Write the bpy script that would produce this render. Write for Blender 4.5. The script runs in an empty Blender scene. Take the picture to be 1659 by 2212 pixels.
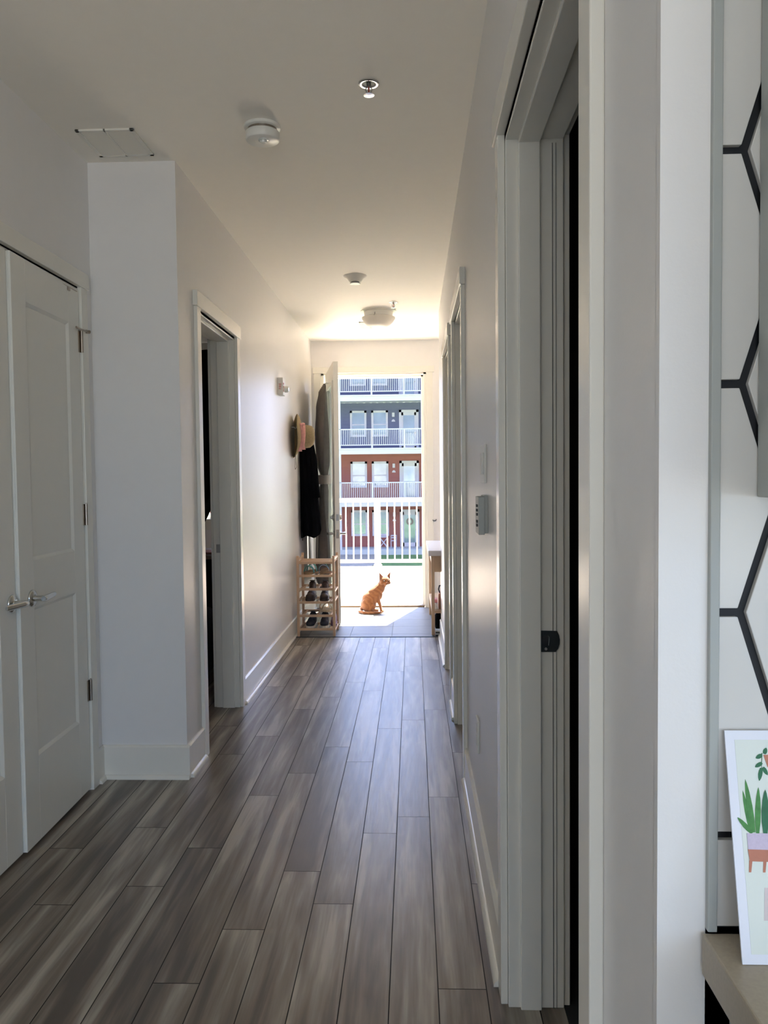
import bpy, bmesh, math, random
from mathutils import Vector, Matrix
random.seed(7)
C = bpy.context.scene.collection
PI = math.pi
S = bpy.context.scene

# ------------------------------------------------------------------ materials
def mat(name, col, rough=.5, metal=0., var=.06, scale=20., bump=0., bscale=60., trans=0., ior=1.45, spec=.5, sheen=0.):
    m = bpy.data.materials.new(name); m.use_nodes = True
    nt = m.node_tree; b = nt.nodes['Principled BSDF']
    b.inputs['Roughness'].default_value = rough
    b.inputs['Metallic'].default_value = metal
    b.inputs['IOR'].default_value = ior
    b.inputs['Specular IOR Level'].default_value = spec
    if trans: b.inputs['Transmission Weight'].default_value = trans
    if sheen: b.inputs['Sheen Weight'].default_value = sheen
    tc = nt.nodes.new('ShaderNodeTexCoord')
    n = nt.nodes.new('ShaderNodeTexNoise'); n.inputs['Scale'].default_value = scale; n.inputs['Detail'].default_value = 3
    nt.links.new(tc.outputs['Object'], n.inputs['Vector'])
    mx = nt.nodes.new('ShaderNodeMix'); mx.data_type = 'RGBA'
    mx.inputs[6].default_value = tuple(max(0, c*(1-var)) for c in col)+(1,)
    mx.inputs[7].default_value = tuple(min(1, c*(1+var)) for c in col)+(1,)
    nt.links.new(n.outputs['Fac'], mx.inputs[0]); nt.links.new(mx.outputs[2], b.inputs['Base Color'])
    if bump:
        n2 = nt.nodes.new('ShaderNodeTexNoise'); n2.inputs['Scale'].default_value = bscale; n2.inputs['Detail'].default_value = 4
        nt.links.new(tc.outputs['Object'], n2.inputs['Vector'])
        bp = nt.nodes.new('ShaderNodeBump'); bp.inputs['Strength'].default_value = bump; bp.inputs['Distance'].default_value = .004
        nt.links.new(n2.outputs['Fac'], bp.inputs['Height']); nt.links.new(bp.outputs['Normal'], b.inputs['Normal'])
    return m
M = {}
M['wall'] = mat('wall_paint', (.80, .785, .77), .36, var=.015, bump=.05, bscale=220)
M['ceil'] = mat('ceiling_paint', (.93, .90, .83), .75, var=.015, bump=.08, bscale=160)
M['trim'] = mat('trim_paint', (.82, .80, .73), .25, var=.015)
M['door'] = mat('door_paint', (.80, .79, .73), .27, var=.015, bump=.03, bscale=300)
M['dark_room'] = mat('dark_room_paint', (.02, .02, .02), .9)  # near-black paint stands in for the shade of unlit rooms
M['chrome'] = mat('brushed_nickel', (.62, .62, .60), .17, 1., var=.02)
M['hinge'] = mat('worn_nickel', (.42, .36, .30), .28, 1., var=.2)
M['dark_metal'] = mat('dark_metal', (.045, .05, .05), .45, .7)
M['steel'] = mat('satin_steel', (.45, .44, .42), .35, 1.)
M['white_plastic'] = mat('white_plastic', (.78, .77, .72), .35, var=.02)
M['black'] = mat('black_plastic', (.015, .015, .017), .5)
M['red_ink'] = mat('red_ink', (.55, .06, .04), .5)
M['red_bulb'] = mat('red_bulb', (.35, .06, .03), .3)
M['lens'] = mat('clear_lens', (.8, .82, .78), .08, .3)
M['lamp_glass'] = mat('frosted_glass', (.80, .76, .68), .35, var=.04, scale=9)
M['vent_dark'] = mat('vent_slot', (.12, .12, .11), .7)
M['pine'] = mat('pine_wood', (.62, .42, .27), .5, var=.14, scale=9)
M['table_top'] = mat('white_laminate', (.62, .60, .60), .4)
M['sill_wood'] = mat('sill_wood', (.26, .19, .12), .5)
M['table_wood'] = mat('birch_wood', (.60, .42, .27), .5, var=.12, scale=8)
M['coat'] = mat('black_fabric', (.004, .004, .0045), .95, var=.4, scale=12, spec=.05)
M['straw'] = mat('woven_straw', (.33, .25, .13), .8, var=.25, scale=90, bump=.8, bscale=260)
M['pink'] = mat('pink_ribbon', (.72, .36, .33), .7, var=.2, scale=60)
M['curtain'] = mat('taupe_curtain', (.155, .135, .12), .85, var=.18, scale=30, bump=.3, bscale=300)
M['tie'] = mat('pale_tie', (.40, .33, .28), .8)
M['deck'] = mat('pale_deck', (.86, .72, .56), .8, var=.05, scale=4, bump=.1)
M['rail'] = mat('white_rail', (.85, .84, .80), .4, var=.02)
M['glass_b'] = mat('reflecting_glass', (.30, .36, .42), .08, .30, var=.45, scale=1.3)
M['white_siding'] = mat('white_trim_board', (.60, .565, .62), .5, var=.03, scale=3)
M['roof'] = mat('roof_grey', (.2, .2, .21), .9)
M['navy'] = mat('navy_shoe', (.03, .032, .045), .75, var=.3)
M['sole'] = mat('white_sole', (.62, .60, .56), .6)
M['brown_boot'] = mat('brown_leather', (.055, .033, .025), .5, var=.4, scale=30)
M['purple'] = mat('mauve_shoe', (.22, .12, .18), .7)
M['cork'] = mat('cork_footbed', (.34, .23, .13), .8, var=.25, scale=90)
M['teal'] = mat('teal_strap', (.10, .38, .33), .6, var=.3, scale=70)
M['blue'] = mat('blue_strap', (.26, .36, .55), .6, var=.4, scale=70)
M['cream'] = mat('cream_strap', (.72, .58, .38), .6)
M['bag_brown'] = mat('brown_bag', (.45, .22, .14), .7, var=.15)
M['grass'] = mat('lawn', (.12, .19, .06), .95, var=.5, scale=2.5)
M['mulch'] = mat('mulch', (.30, .25, .22), .95, var=.35, scale=7)
M['path'] = mat('concrete_path', (.52, .52, .52), .9, var=.06)
M['fur'] = mat('shaggy_fabric', (.055, .05, .05), .95, var=.6, scale=40, bump=1., bscale=50)
M['counter'] = mat('beige_quartz', (.36, .31, .235), .35, var=.14, scale=260)
M['tile'] = mat('white_tile', (.66, .65, .62), .18, var=.03, scale=6)
M['grout'] = mat('black_grout', (.008, .009, .012), .6)
M['cabinet'] = mat('cabinet_paint', (.40, .42, .40), .45, var=.02)
M['card'] = mat('card_white', (.78, .80, .88), .5, var=.01)
M['card_in'] = mat('card_offwhite', (.72, .77, .72), .5, var=.01)
M['leaf'] = mat('print_green', (.07, .24, .06), .6, var=.5, scale=150)
M['leaf2'] = mat('print_dark_green', (.03, .15, .07), .6, var=.3, scale=150)
M['lav'] = mat('print_lavender', (.60, .52, .66), .6, var=.12, scale=500)
M['terra'] = mat('print_terracotta', (.50, .20, .13), .6, var=.1, scale=150)
M['blush'] = mat('print_blush', (.66, .58, .58), .6)
M['desk'] = mat('desk_wood', (.42, .30, .2), .5)
M['pinkstuff'] = mat('pink_paper', (.75, .32, .32), .6)

def siding(name, col):
    m = mat(name, col, .7, var=.05, scale=3)
    nt = m.node_tree; b = nt.nodes['Principled BSDF']
    tc = nt.nodes.new('ShaderNodeTexCoord'); w = nt.nodes.new('ShaderNodeTexWave')
    w.bands_direction = 'Z'; w.wave_profile = 'SAW'; w.inputs['Scale'].default_value = 1.6
    nt.links.new(tc.outputs['Object'], w.inputs['Vector'])
    bp = nt.nodes.new('ShaderNodeBump'); bp.inputs['Strength'].default_value = .6; bp.inputs['Distance'].default_value = .02
    nt.links.new(w.outputs['Fac'], bp.inputs['Height']); nt.links.new(bp.outputs['Normal'], b.inputs['Normal'])
    return m
M['red_siding'] = siding('red_siding', (.33, .115, .10))
M['blue_siding'] = siding('blue_grey_siding', (.135, .14, .235))
M['cream_siding'] = siding('cream_siding', (.45, .42, .39))

def floor_mat():
    m = bpy.data.materials.new('vinyl_plank'); m.use_nodes = True
    nt = m.node_tree; N = nt.nodes; L = nt.links; b = N['Principled BSDF']
    tc = N.new('ShaderNodeTexCoord'); at = N.new('ShaderNodeAttribute'); at.attribute_name = 'plank'
    sep = N.new('ShaderNodeSeparateXYZ'); L.new(tc.outputs['Object'], sep.inputs[0])
    sc = N.new('ShaderNodeSeparateColor'); L.new(at.outputs['Color'], sc.inputs[0])
    def mth(op, a, bb):
        n = N.new('ShaderNodeMath'); n.operation = op
        for i, v in enumerate((a, bb)):
            if isinstance(v, (int, float)): n.inputs[i].default_value = v
            else: L.new(v, n.inputs[i])
        return n.outputs[0]
    def noise(sx, sy, off, det, dist=0.):
        cb = N.new('ShaderNodeCombineXYZ')
        L.new(mth('MULTIPLY', sep.outputs[0], sx), cb.inputs[0]); L.new(mth('MULTIPLY', sep.outputs[1], sy), cb.inputs[1])
        L.new(mth('MULTIPLY', sc.outputs[off], 61.), cb.inputs[2])
        n = N.new('ShaderNodeTexNoise'); n.inputs['Scale'].default_value = 1.; n.inputs['Detail'].default_value = det
        n.inputs['Distortion'].default_value = dist
        L.new(cb.outputs[0], n.inputs['Vector']); return n.outputs['Fac']
    streak = noise(17., 1.15, 0, 3, .5); patch = noise(6., 1.6, 1, 2, .3); fine = noise(150., 7., 2, 5, .2)
    ring = noise(34., 3.2, 1, 4, 2.4)
    r1 = N.new('ShaderNodeValToRGB'); e = r1.color_ramp.elements
    e[0].position = .30; e[0].color = (.085, .062, .042, 1); e[1].position = .70; e[1].color = (.42, .375, .31, 1)
    k = e.new(.44); k.color = (.165, .127, .092, 1); k = e.new(.56); k.color = (.25, .213, .168, 1)
    v = mth('ADD', mth('MULTIPLY', streak, 1.1), mth('SUBTRACT', mth('MULTIPLY', patch, .45), .275))
    v = mth('ADD', v, mth('MULTIPLY', mth('SUBTRACT', sc.outputs[0], .5), .15))
    v = mth('ADD', v, mth('MULTIPLY', mth('SUBTRACT', fine, .5), .16))
    v = mth('ADD', v, mth('MULTIPLY', mth('SUBTRACT', ring, .5), .10))
    L.new(v, r1.inputs[0]); L.new(r1.outputs[0], b.inputs['Base Color'])
    rr = N.new('ShaderNodeMapRange'); rr.inputs['To Min'].default_value = .30; rr.inputs['To Max'].default_value = .42
    L.new(fine, rr.inputs[0]); L.new(rr.outputs[0], b.inputs['Roughness'])
    b.inputs['Specular IOR Level'].default_value = 1.
    bp = N.new('ShaderNodeBump'); bp.inputs['Strength'].default_value = .10; bp.inputs['Distance'].default_value = .002
    L.new(fine, bp.inputs['Height']); L.new(bp.outputs['Normal'], b.inputs['Normal'])
    return m
M['plank'] = floor_mat()
M['gap'] = mat('plank_gap', (.02, .017, .014), .8)
M['entry_tile'] = mat('entry_tile', (.155, .145, .135), .42, var=.16, scale=12)
M['entry_grout'] = mat('entry_grout', (.10, .09, .08), .8)

def cat_mat():
    m = mat('ginger_fur', (.62, .25, .07), .8, var=.3, scale=45, bump=.8, bscale=300, sheen=.4)
    nt = m.node_tree; N = nt.nodes; L = nt.links; b = N['Principled BSDF']
    tc = N.new('ShaderNodeTexCoord'); w = N.new('ShaderNodeTexWave')
    w.inputs['Scale'].default_value = 9.; w.inputs['Distortion'].default_value = 11.; w.inputs['Detail'].default_value = 3; w.bands_direction = 'DIAGONAL'
    L.new(tc.outputs['Object'], w.inputs['Vector'])
    mx = N.new('ShaderNodeMix'); mx.data_type = 'RGBA'
    mx.inputs[6].default_value = (.38, .145, .048, 1); mx.inputs[7].default_value = (.28, .095, .028, 1)
    L.new(w.outputs['Fac'], mx.inputs[0]); L.new(mx.outputs[2], b.inputs['Base Color'])
    return m
M['cat'] = cat_mat()
M['cat_dark'] = mat('cat_eye', (.10, .05, .02), .3)
M['cat_light'] = mat('cat_cream', (.80, .55, .34), .8)
M['cat_pink'] = mat('cat_pink', (.35, .15, .10), .7)

# ------------------------------------------------------------------ mesh builder
def rotmat(axis, ang): return Matrix.Rotation(ang, 4, axis)
class MB:
    def __init__(s, xf=None): s.v = []; s.f = []; s.mi = []; s.xf = xf; s.cur = 0
    def _add(s, vs, fs):
        o = len(s.v)
        for p in vs:
            p = Vector(p)
            if s.xf is not None: p = s.xf @ p
            s.v.append(p)
        for f in fs: s.f.append([o+i for i in f]); s.mi.append(s.cur)
        return s
    def m(s, i): s.cur = i; return s
    def box(s, x0, x1, y0, y1, z0, z1):
        vs = [(x, y, z) for z in (z0, z1) for y in (y0, y1) for x in (x0, x1)]
        return s._add(vs, [(0, 2, 3, 1), (4, 5, 7, 6), (0, 1, 5, 4), (2, 6, 7, 3), (0, 4, 6, 2), (1, 3, 7, 5)])
    def prism(s, poly, axis, a, b):
        n = len(poly)
        def P(p, t):
            return (t, p[0], p[1]) if axis == 'X' else ((p[0], t, p[1]) if axis == 'Y' else (p[0], p[1], t))
        vs = [P(p, a) for p in poly]+[P(p, b) for p in poly]
        fs = [tuple(range(n))[::-1], tuple(range(n, 2*n))]+[(i, (i+1) % n, n+(i+1) % n, n+i) for i in range(n)]
        return s._add(vs, fs)
    def loft(s, rings, cap=True, closed=False):
        n = len(rings[0]); vs = [p for r in rings for p in r]; fs = []
        R = len(rings)
        for k in range(R-1+(1 if closed else 0)):
            a = k*n; b = ((k+1) % R)*n
            for i in range(n): fs.append((a+i, a+(i+1) % n, b+(i+1) % n, b+i))
        if cap and not closed: fs.append(tuple(range(n))[::-1]); fs.append(tuple(range((R-1)*n, R*n)))
        return s._add(vs, fs)
    def tube(s, pts, r, n=10, closed=False, cap=True):
        pts = [Vector(p) for p in pts]; rs = r if isinstance(r, (list, tuple)) else [r]*len(pts)
        rings = []; up = None
        for i, p in enumerate(pts):
            a = pts[i-1] if (i or closed) else p; b = pts[(i+1) % len(pts)] if (i < len(pts)-1 or closed) else p
            t = (b-a).normalized()
            if up is None: up = Vector((0, 0, 1)) if abs(t.z) < .9 else Vector((1, 0, 0))
            x = t.cross(up).normalized(); up = x.cross(t).normalized()
            rings.append([p+(x*math.cos(2*PI*k/n)+up*math.sin(2*PI*k/n))*rs[i] for k in range(n)])
        return s.loft(rings, cap, closed)
    def lathe(s, prof, c, axis=(0, 0, 1), n=32):
        axis = Vector(axis).normalized(); c = Vector(c)
        x = axis.cross(Vector((0, 0, 1)) if abs(axis.z) < .9 else Vector((1, 0, 0))).normalized(); y = axis.cross(x)
        rings = [[c+axis*h+(x*math.cos(2*PI*k/n)+y*math.sin(2*PI*k/n))*max(r, 1e-5) for k in range(n)] for r, h in prof]
        return s.loft(rings, True)
    def ell(s, c, r, rot=None, n=14):
        c = Vector(c); rings = []
        for i in range(1, n):
            th = PI*i/n
            ring = []
            for k in range(n*2):
                ph = PI*k/n
                p = Vector((r[0]*math.sin(th)*math.cos(ph), r[1]*math.sin(th)*math.sin(ph), -r[2]*math.cos(th)))
                if rot is not None: p = rot @ p
                ring.append(c+p)
            rings.append(ring)
        return s.loft(rings, True)
    def chain(s, pts, rs, n=12):
        s.tube(pts, rs, n)
        for p, r in zip(pts, rs): s.ell(p, (r, r, r), n=7)
        return s
    def build(s, name, mats, parent=None, smooth=False, bev=0., solid=0.):
        me = bpy.data.meshes.new(name)
        if parent is not None:
            inv = parent_world(parent).inverted(); vs = [inv @ p for p in s.v]; org = None
        else:
            xs = [p.x for p in s.v]; ys = [p.y for p in s.v]; zs = [p.z for p in s.v]
            org = Vector(((min(xs)+max(xs))/2, (min(ys)+max(ys))/2, min(zs))); vs = [p-org for p in s.v]
        me.from_pydata([tuple(p) for p in vs], [], s.f)
        if not isinstance(mats, (list, tuple)): mats = [mats]
        for k in mats: me.materials.append(M[k] if isinstance(k, str) else k)
        for p, i in zip(me.polygons, s.mi): p.material_index = i; p.use_smooth = smooth
        bm = bmesh.new(); bm.from_mesh(me); bmesh.ops.recalc_face_normals(bm, faces=bm.faces); bm.to_mesh(me); bm.free()
        me.update()
        o = bpy.data.objects.new(name, me); C.objects.link(o)
        if parent is not None: o.parent = parent
        else: o.location = org
        if solid:
            md = o.modifiers.new('Solidify', 'SOLIDIFY'); md.thickness = solid; md.offset = 0
        if bev:
            md = o.modifiers.new('Bevel', 'BEVEL'); md.width = bev; md.segments = 2; md.limit_method = 'ANGLE'; md.angle_limit = .6
        if smooth:
            try: me.set_sharp_from_angle(angle=math.radians(48))
            except Exception: pass
        return o
def parent_world(o):
    m = Matrix.LocRotScale(o.location, o.rotation_euler, o.scale)
    return (parent_world(o.parent) @ m) if o.parent else m
def remesh(mb, name, mats, vox, parent=None, smooth_it=4):
    o = mb.build(name, mats, parent)
    r = o.modifiers.new('R', 'REMESH'); r.mode = 'VOXEL'; r.voxel_size = vox; r.use_smooth_shade = True
    sm = o.modifiers.new('S', 'SMOOTH'); sm.iterations = smooth_it; sm.factor = .6
    dg = bpy.context.evaluated_depsgraph_get(); dg.update()
    me = bpy.data.meshes.new_from_object(o.evaluated_get(dg)); o.modifiers.clear(); old = o.data; o.data = me; me.name = name
    bpy.data.meshes.remove(old)
    if not me.materials:
        me.materials.append(M[mats])
    for p in me.polygons: p.use_smooth = True
    return o
def tag(o, label=None, cat=None, group=None, kind=None):
    if label: o['label'] = label
    if cat: o['category'] = cat
    if group: o['group'] = group
    if kind: o['kind'] = kind
    return o
def thing(name, label, cat, loc=(0, 0, 0), rz=0, group=None):
    o = bpy.data.objects.new(name, None); C.objects.link(o); o.location = loc; o.rotation_euler = (0, 0, rz); o.empty_display_size = .1
    return tag(o, label, cat, group)
def struct(name, mb, m, label=None, **k):
    o = mb.build(name, m, **k); return tag(o, label, kind='structure')
def copy_tree(o, parent=None):
    c = o.copy(); C.objects.link(c)
    if parent is not None: c.parent = parent
    for ch in list(o.children): copy_tree(ch, c)
    return c

# ------------------------------------------------------------------ key dimensions (metres; y runs down the hall)
XR, XL, XC = .2316, -1.0274, -1.4156
YF, YC, YT, YE, H = 8.324, 3.573, 6.775, 6.79, 2.74

# ------------------------------------------------------------------ floor
def build_floor():
    W = .12715; X0 = -.7082; LEN = 1.28
    ph = {6: 2.08, 5: 3.16, 4: 3.01, 3: 2.50, 2: 2.71, 1: 2.35, 0: 2.09, -1: 2.88, -2: 2.60, -3: 3.05, -4: 2.48, -5: 2.87}
    me = bpy.data.meshes.new('floor'); vs = []; fs = []; mi = []; cols = []
    def quad(x0, x1, y0, y1, z, m, c):
        o = len(vs); vs.extend([(x0, y0, z), (x1, y0, z), (x1, y1, z), (x0, y1, z)]); fs.append((o, o+1, o+2, o+3)); mi.append(m); cols.append(c)
    quad(-4.4, 3.2, -4.2, YT, -.003, 1, (0, 0, 0)); quad(-4.4, XL-.14, YT, YF, -.003, 1, (0, 0, 0))
    rnd = random.Random(3)
    for k in range(-29, 31):
        x0 = X0+k*W; x1 = x0+W
        if x1 < -4.4 or x0 > 3.1: continue
        p = ph.get(k, rnd.random()*LEN); y = p-math.ceil((p+4.2)/LEN)*LEN
        end = YF if x1 < XL-.05 else YT
        while y < end:
            a = max(y, -4.2); b = min(y+LEN, end)
            if b-a > .01: quad(x0+.0014, x1-.0014, a+.0014, b-.0014, 0, 0, (rnd.random(), rnd.random(), rnd.random()))
            y += LEN
    me.from_pydata(vs, [], fs)
    at = me.color_attributes.new('plank', 'FLOAT_COLOR', 'CORNER')
    for p, m_, c in zip(me.polygons, mi, cols):
        p.material_index = m_
        for li in p.loop_indices: at.data[li].color = (*c, 1)
    me.materials.append(M['plank']); me.materials.append(M['gap'])
    o = bpy.data.objects.new('floor', me); C.objects.link(o); tag(o, 'grey brown plank flooring running down the hallway', kind='structure')
build_floor()
mb = MB().m(1); mb.box(XL, 1.05, YT, YF+.01, -.06, -.002); mb.m(0)
for ix in range(-3, 5):
    x0 = -.189+.356*ix; a, b = max(x0, XL), min(x0+.356, 1.05)
    if b-a < .01: continue
    for y0, y1 in [(YT, 6.905)]+[(6.905+.356*k, 6.905+.356*(k+1)) for k in range(4)]:
        mb.box(a+.0015, b-.0015, y0+.0015, min(y1, YF+.01)-.0015, -.01, 0)
struct('floor.001', mb, ['entry_tile', 'entry_grout'], 'pale square tiles of the entry behind the dark strip')
struct('trim_1', MB().box(XL+.02, .25, YT-.008, YT+.006, 0, .004), 'dark_metal', 'thin dark transition strip between planks and entry tiles')

# ------------------------------------------------------------------ walls and ceiling
struct('ceiling', MB().box(-4.4, 3.2, -4.2, YF+.15, H, H+.12), 'ceil', 'cream painted hallway ceiling')
T = .14
mb = MB()
mb.box(XC-.14, XL-T, YC, YC+T, 0, H)
mb.box(XL-T, XL, YC, 3.895, 0, H); mb.box(XL-T, XL, 3.895, 4.70, 2.155, H); mb.box(XL-T, XL, 4.70, YF, 0, H)
struct('wall_left', mb, 'wall', 'left hallway wall with a projecting corner beside the closet')
mb = MB(); CY0, CY1 = 2.19, 3.425
mb.box(XC-T, XC, CY1, YC, 0, H); mb.box(XC-T, XC, CY0, CY1, 2.16, H); mb.box(XC-T, XC, -4.2, CY0, 0, H)
struct('wall_closet', mb, 'wall', 'recessed wall holding the closet doors')
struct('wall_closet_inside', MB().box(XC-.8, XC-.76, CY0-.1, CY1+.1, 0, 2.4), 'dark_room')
# right wall, three doorways
DR = [(1.055, 2.02), (3.60, 4.37), (4.86, 5.63)]
mb = MB(); y = .784
for a, b in DR:
    mb.box(XR, XR+T, y, a, 0, H); mb.box(XR, XR+T, a, b, 2.165, H); y = b
mb.box(XR, XR+T, y, YE, 0, H)
struct('wall_right', mb, 'wall', 'right hallway wall with three doorways')
mb = MB(); mb.box(XR, XR+.8, YE-.001, YE+.13, 0, H); mb.box(1.0, 1.1, YE, YF, 0, H)
struct('wall_entry', mb, 'wall')
mb = MB()   # exterior wall with entry door and bedroom window
DX0, DX1, DZ = -.93, .145, 2.412
mb.box(DX1, 1.3, YF, YF+.13, -.02, H); mb.box(DX0, DX1, YF, YF+.13, DZ, H); mb.box(-1.45, DX0, YF, YF+.13, -.02, H)
mb.box(-2.7, -1.45, YF, YF+.13, -.02, .93); mb.box(-2.7, -1.45, YF, YF+.13, 2.25, H); mb.box(-4.4, -2.7, YF, YF+.13, -.02, H)
struct('wall_far', mb, 'wall', 'far end wall around the open front door')
mb = MB()
y0, y1 = YF+.13, YF+.16
mb.box(DX1, 9, y0, y1, -2.8, 5.6); mb.box(DX0, DX1, y0, y1, DZ, 5.6); mb.box(-1.45, DX0, y0, y1, -2.8, 5.6)
mb.box(-2.7, -1.45, y0, y1, -2.8, .93); mb.box(-2.7, -1.45, y0, y1, 2.25, 5.6); mb.box(-11, -2.7, y0, y1, -2.8, 5.6); mb.box(DX0, DX1, y0, y1, -2.8, -.04)
struct('wall_exterior', mb, 'cream_siding')
# bedroom shell and side rooms with painted-in shade, kitchen and room behind the camera
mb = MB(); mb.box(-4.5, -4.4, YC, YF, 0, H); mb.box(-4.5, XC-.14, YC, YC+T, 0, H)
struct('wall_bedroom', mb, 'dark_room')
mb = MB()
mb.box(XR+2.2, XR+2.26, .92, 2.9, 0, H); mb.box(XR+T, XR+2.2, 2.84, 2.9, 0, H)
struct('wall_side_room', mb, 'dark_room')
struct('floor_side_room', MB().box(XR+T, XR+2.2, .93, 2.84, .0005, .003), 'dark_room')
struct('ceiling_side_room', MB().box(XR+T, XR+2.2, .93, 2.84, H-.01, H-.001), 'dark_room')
mb = MB()
mb.box(XR+.02, 3.2, .784, .92, 0, H); mb.box(3.2, 3.3, -1.5, .92, 0, H); mb.box(3.2, 3.3, -4.2, -3.7, 0, H); mb.box(3.2, 3.3, -3.7, -1.5, 0, .95); mb.box(3.2, 3.3, -3.7, -1.5, 2.35, H)
mb.box(XR, XR+.02, .7841, .79, 0, H)
struct('wall_kitchen', mb, 'wall', 'kitchen wall behind the tiles')
WX0, WX1, WZ0, WZ1 = -.75, 2.7, .35, 2.45
mb = MB(); mb.box(-4.4, WX0, -4.3, -4.2, 0, H); mb.box(WX1, 3.3, -4.3, -4.2, 0, H); mb.box(WX0, WX1, -4.3, -4.2, 0, WZ0); mb.box(WX0, WX1, -4.3, -4.2, WZ1, H)
struct('wall_back', mb, 'wall')
mb = MB()
for x in (WX0, WX0+1.15, WX0+2.3, WX1-.06): mb.box(x, x+.06, -4.26, -4.2, WZ0, WZ1)
mb.box(WX0, WX1, -4.26, -4.2, WZ0, WZ0+.06); mb.box(WX0, WX1, -4.26, -4.2, WZ1-.06, WZ1)
struct('window_2', mb, 'trim', 'large window behind the viewer')
mb = MB()
for y in (-3.7, -2.63, -1.56): mb.box(3.21, 3.27, y, y+.06, .95, 2.35)
mb.box(3.21, 3.27, -3.7, -1.5, .95, 1.01); mb.box(3.21, 3.27, -3.7, -1.5, 2.29, 2.35)
struct('window_3', mb, 'trim', 'kitchen side window')

# ------------------------------------------------------------------ baseboards
def baseboard_x(mb, xw, sx, y0, y1):
    a, b = (xw, xw+.014*sx)
    mb.box(min(a, b), max(a, b), y0, y1, 0, .142)
    mb.prism([(xw, .142), (xw+.014*sx, .142), (xw+.006*sx, .150), (xw, .150)], 'Y', y0, y1)
    q = [(xw+.014*sx, .0)]+[(xw+(.014+.016*math.cos(t))*sx, .018*math.sin(t)) for t in [i*PI/12 for i in range(7)]]
    mb.prism(q, 'Y', y0, y1)
def baseboard_y(mb, yw, sy, x0, x1):
    a, b = (yw, yw+.014*sy); mb.box(x0, x1, min(a, b), max(a, b), 0, .142)
    mb.prism([(yw, .142), (yw+.014*sy, .142), (yw+.006*sy, .150), (yw, .150)], 'X', x0, x1)
    q = [(yw+.014*sy, .0)]+[(yw+(.014+.016*math.cos(t))*sy, .018*math.sin(t)) for t in [i*PI/12 for i in range(7)]]
    mb.prism(q, 'X', x0, x1)
mb = MB(); baseboard_x(mb, XL, 1, YC, 3.829); baseboard_x(mb, XL, 1, 4.765, YF)
baseboard_y(mb, YC, -1, XC, XL+.014); baseboard_x(mb, XC, 1, 3.49, YC)
struct('baseboard_left', mb, 'trim', 'white baseboard along the left wall and corner')
mb = MB()
for a, b in [(2.09, 3.535), (4.435, 4.795), (5.695, YE)]: baseboard_x(mb, XR, -1, a, b)
struct('baseboard_right', mb, 'trim', 'white baseboard along the right wall')
mb = MB(); baseboard_y(mb, YF, -1, -1.02, -1.005); baseboard_y(mb, YF, -1, .215, 1.0)
struct('baseboard_far', mb, 'trim')

# ------------------------------------------------------------------ door frames (casing, head, jamb)
def frame_x(name, xw, s, y0, y1, ztop, label, depth=T, stop=.10, near=True):
    """doorway in a wall x = xw whose visible side faces s (+1 or -1)"""
    mb = MB(); cw = .066; ct = .018
    def B(xa, xb, *r): mb.box(min(xa, xb), max(xa, xb), *r)
    B(xw, xw+ct*s, y0-cw, y0, 0, ztop+.006); B(xw, xw+ct*s, y1, y1+cw, 0, ztop+.006)
    B(xw, xw+(ct+.006)*s, y0-cw-.014, y1+cw+.014, ztop+.006, ztop+.078)
    j = .012
    B(xw, xw-depth*s, y0-.02, y0+j, 0, ztop+.01); B(xw, xw-depth*s, y1-j, y1+.02, 0, ztop+.01); B(xw, xw-depth*s, y0-.02, y1+.02, ztop-j, ztop+.01)
    a, b = xw-.030*s, xw-(stop)*s
    B(a, b, y0+j, y0+j+.011, 0, ztop-j); B(a, b, y1-j-.011, y1-j, 0, ztop-j); B(a, b, y0+j, y1-j, ztop-j-.011, ztop-j)
    a, b = xw-(depth-.012)*s, xw-(depth+.018)*s
    B(xw-depth*s, xw-(depth+.016)*s, y1-.004, y1+.06, 0, ztop+.06); B(xw-depth*s, xw-(depth+.016)*s, y0-.06, y0+.004, 0, ztop+.06); B(xw-depth*s, xw-(depth+.016)*s, y0, y1, ztop, ztop+.06)
    return struct(name, mb, 'trim', label, bev=.0022)
frame_x('trim_2', XL, 1, 3.895, 4.70, 2.16, 'white casing of the left bedroom doorway')
f1 = frame_x('trim_3', XR, -1, DR[0][0], DR[0][1], 2.172, 'white casing and jamb of the nearest right doorway', stop=.082)
frame_x('trim_4', XR, -1, DR[1][0], DR[1][1], 2.166, 'white casing of the middle right doorway')
frame_x('trim_5', XR, -1, DR[2][0], DR[2][1], 2.166, 'white casing of the farthest right doorway')
for n, (a, b) in (('door_4', DR[1]), ('door_5', DR[2])):
    struct(n, MB().box(XR+.105, XR+.135, a+.014, b-.014, .01, 2.15), 'door', 'closed white door set back in its frame')
# closet frame
mb = MB()
mb.box(XC, XC+.018, CY1, CY1+.064, 0, 2.166); mb.box(XC, XC+.018, CY0-.064, CY0, 0, 2.166); mb.box(XC, XC+.022, CY0-.075, CY1+.078, 2.166, 2.232)
mb.box(XC-T, XC, CY1-.004, CY1+.01, 0, 2.17); mb.box(XC-T, XC, CY0, CY1, 2.156, 2.17)
struct('trim_6', mb, 'trim', 'white casing around the closet double doors', bev=.002)
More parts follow.
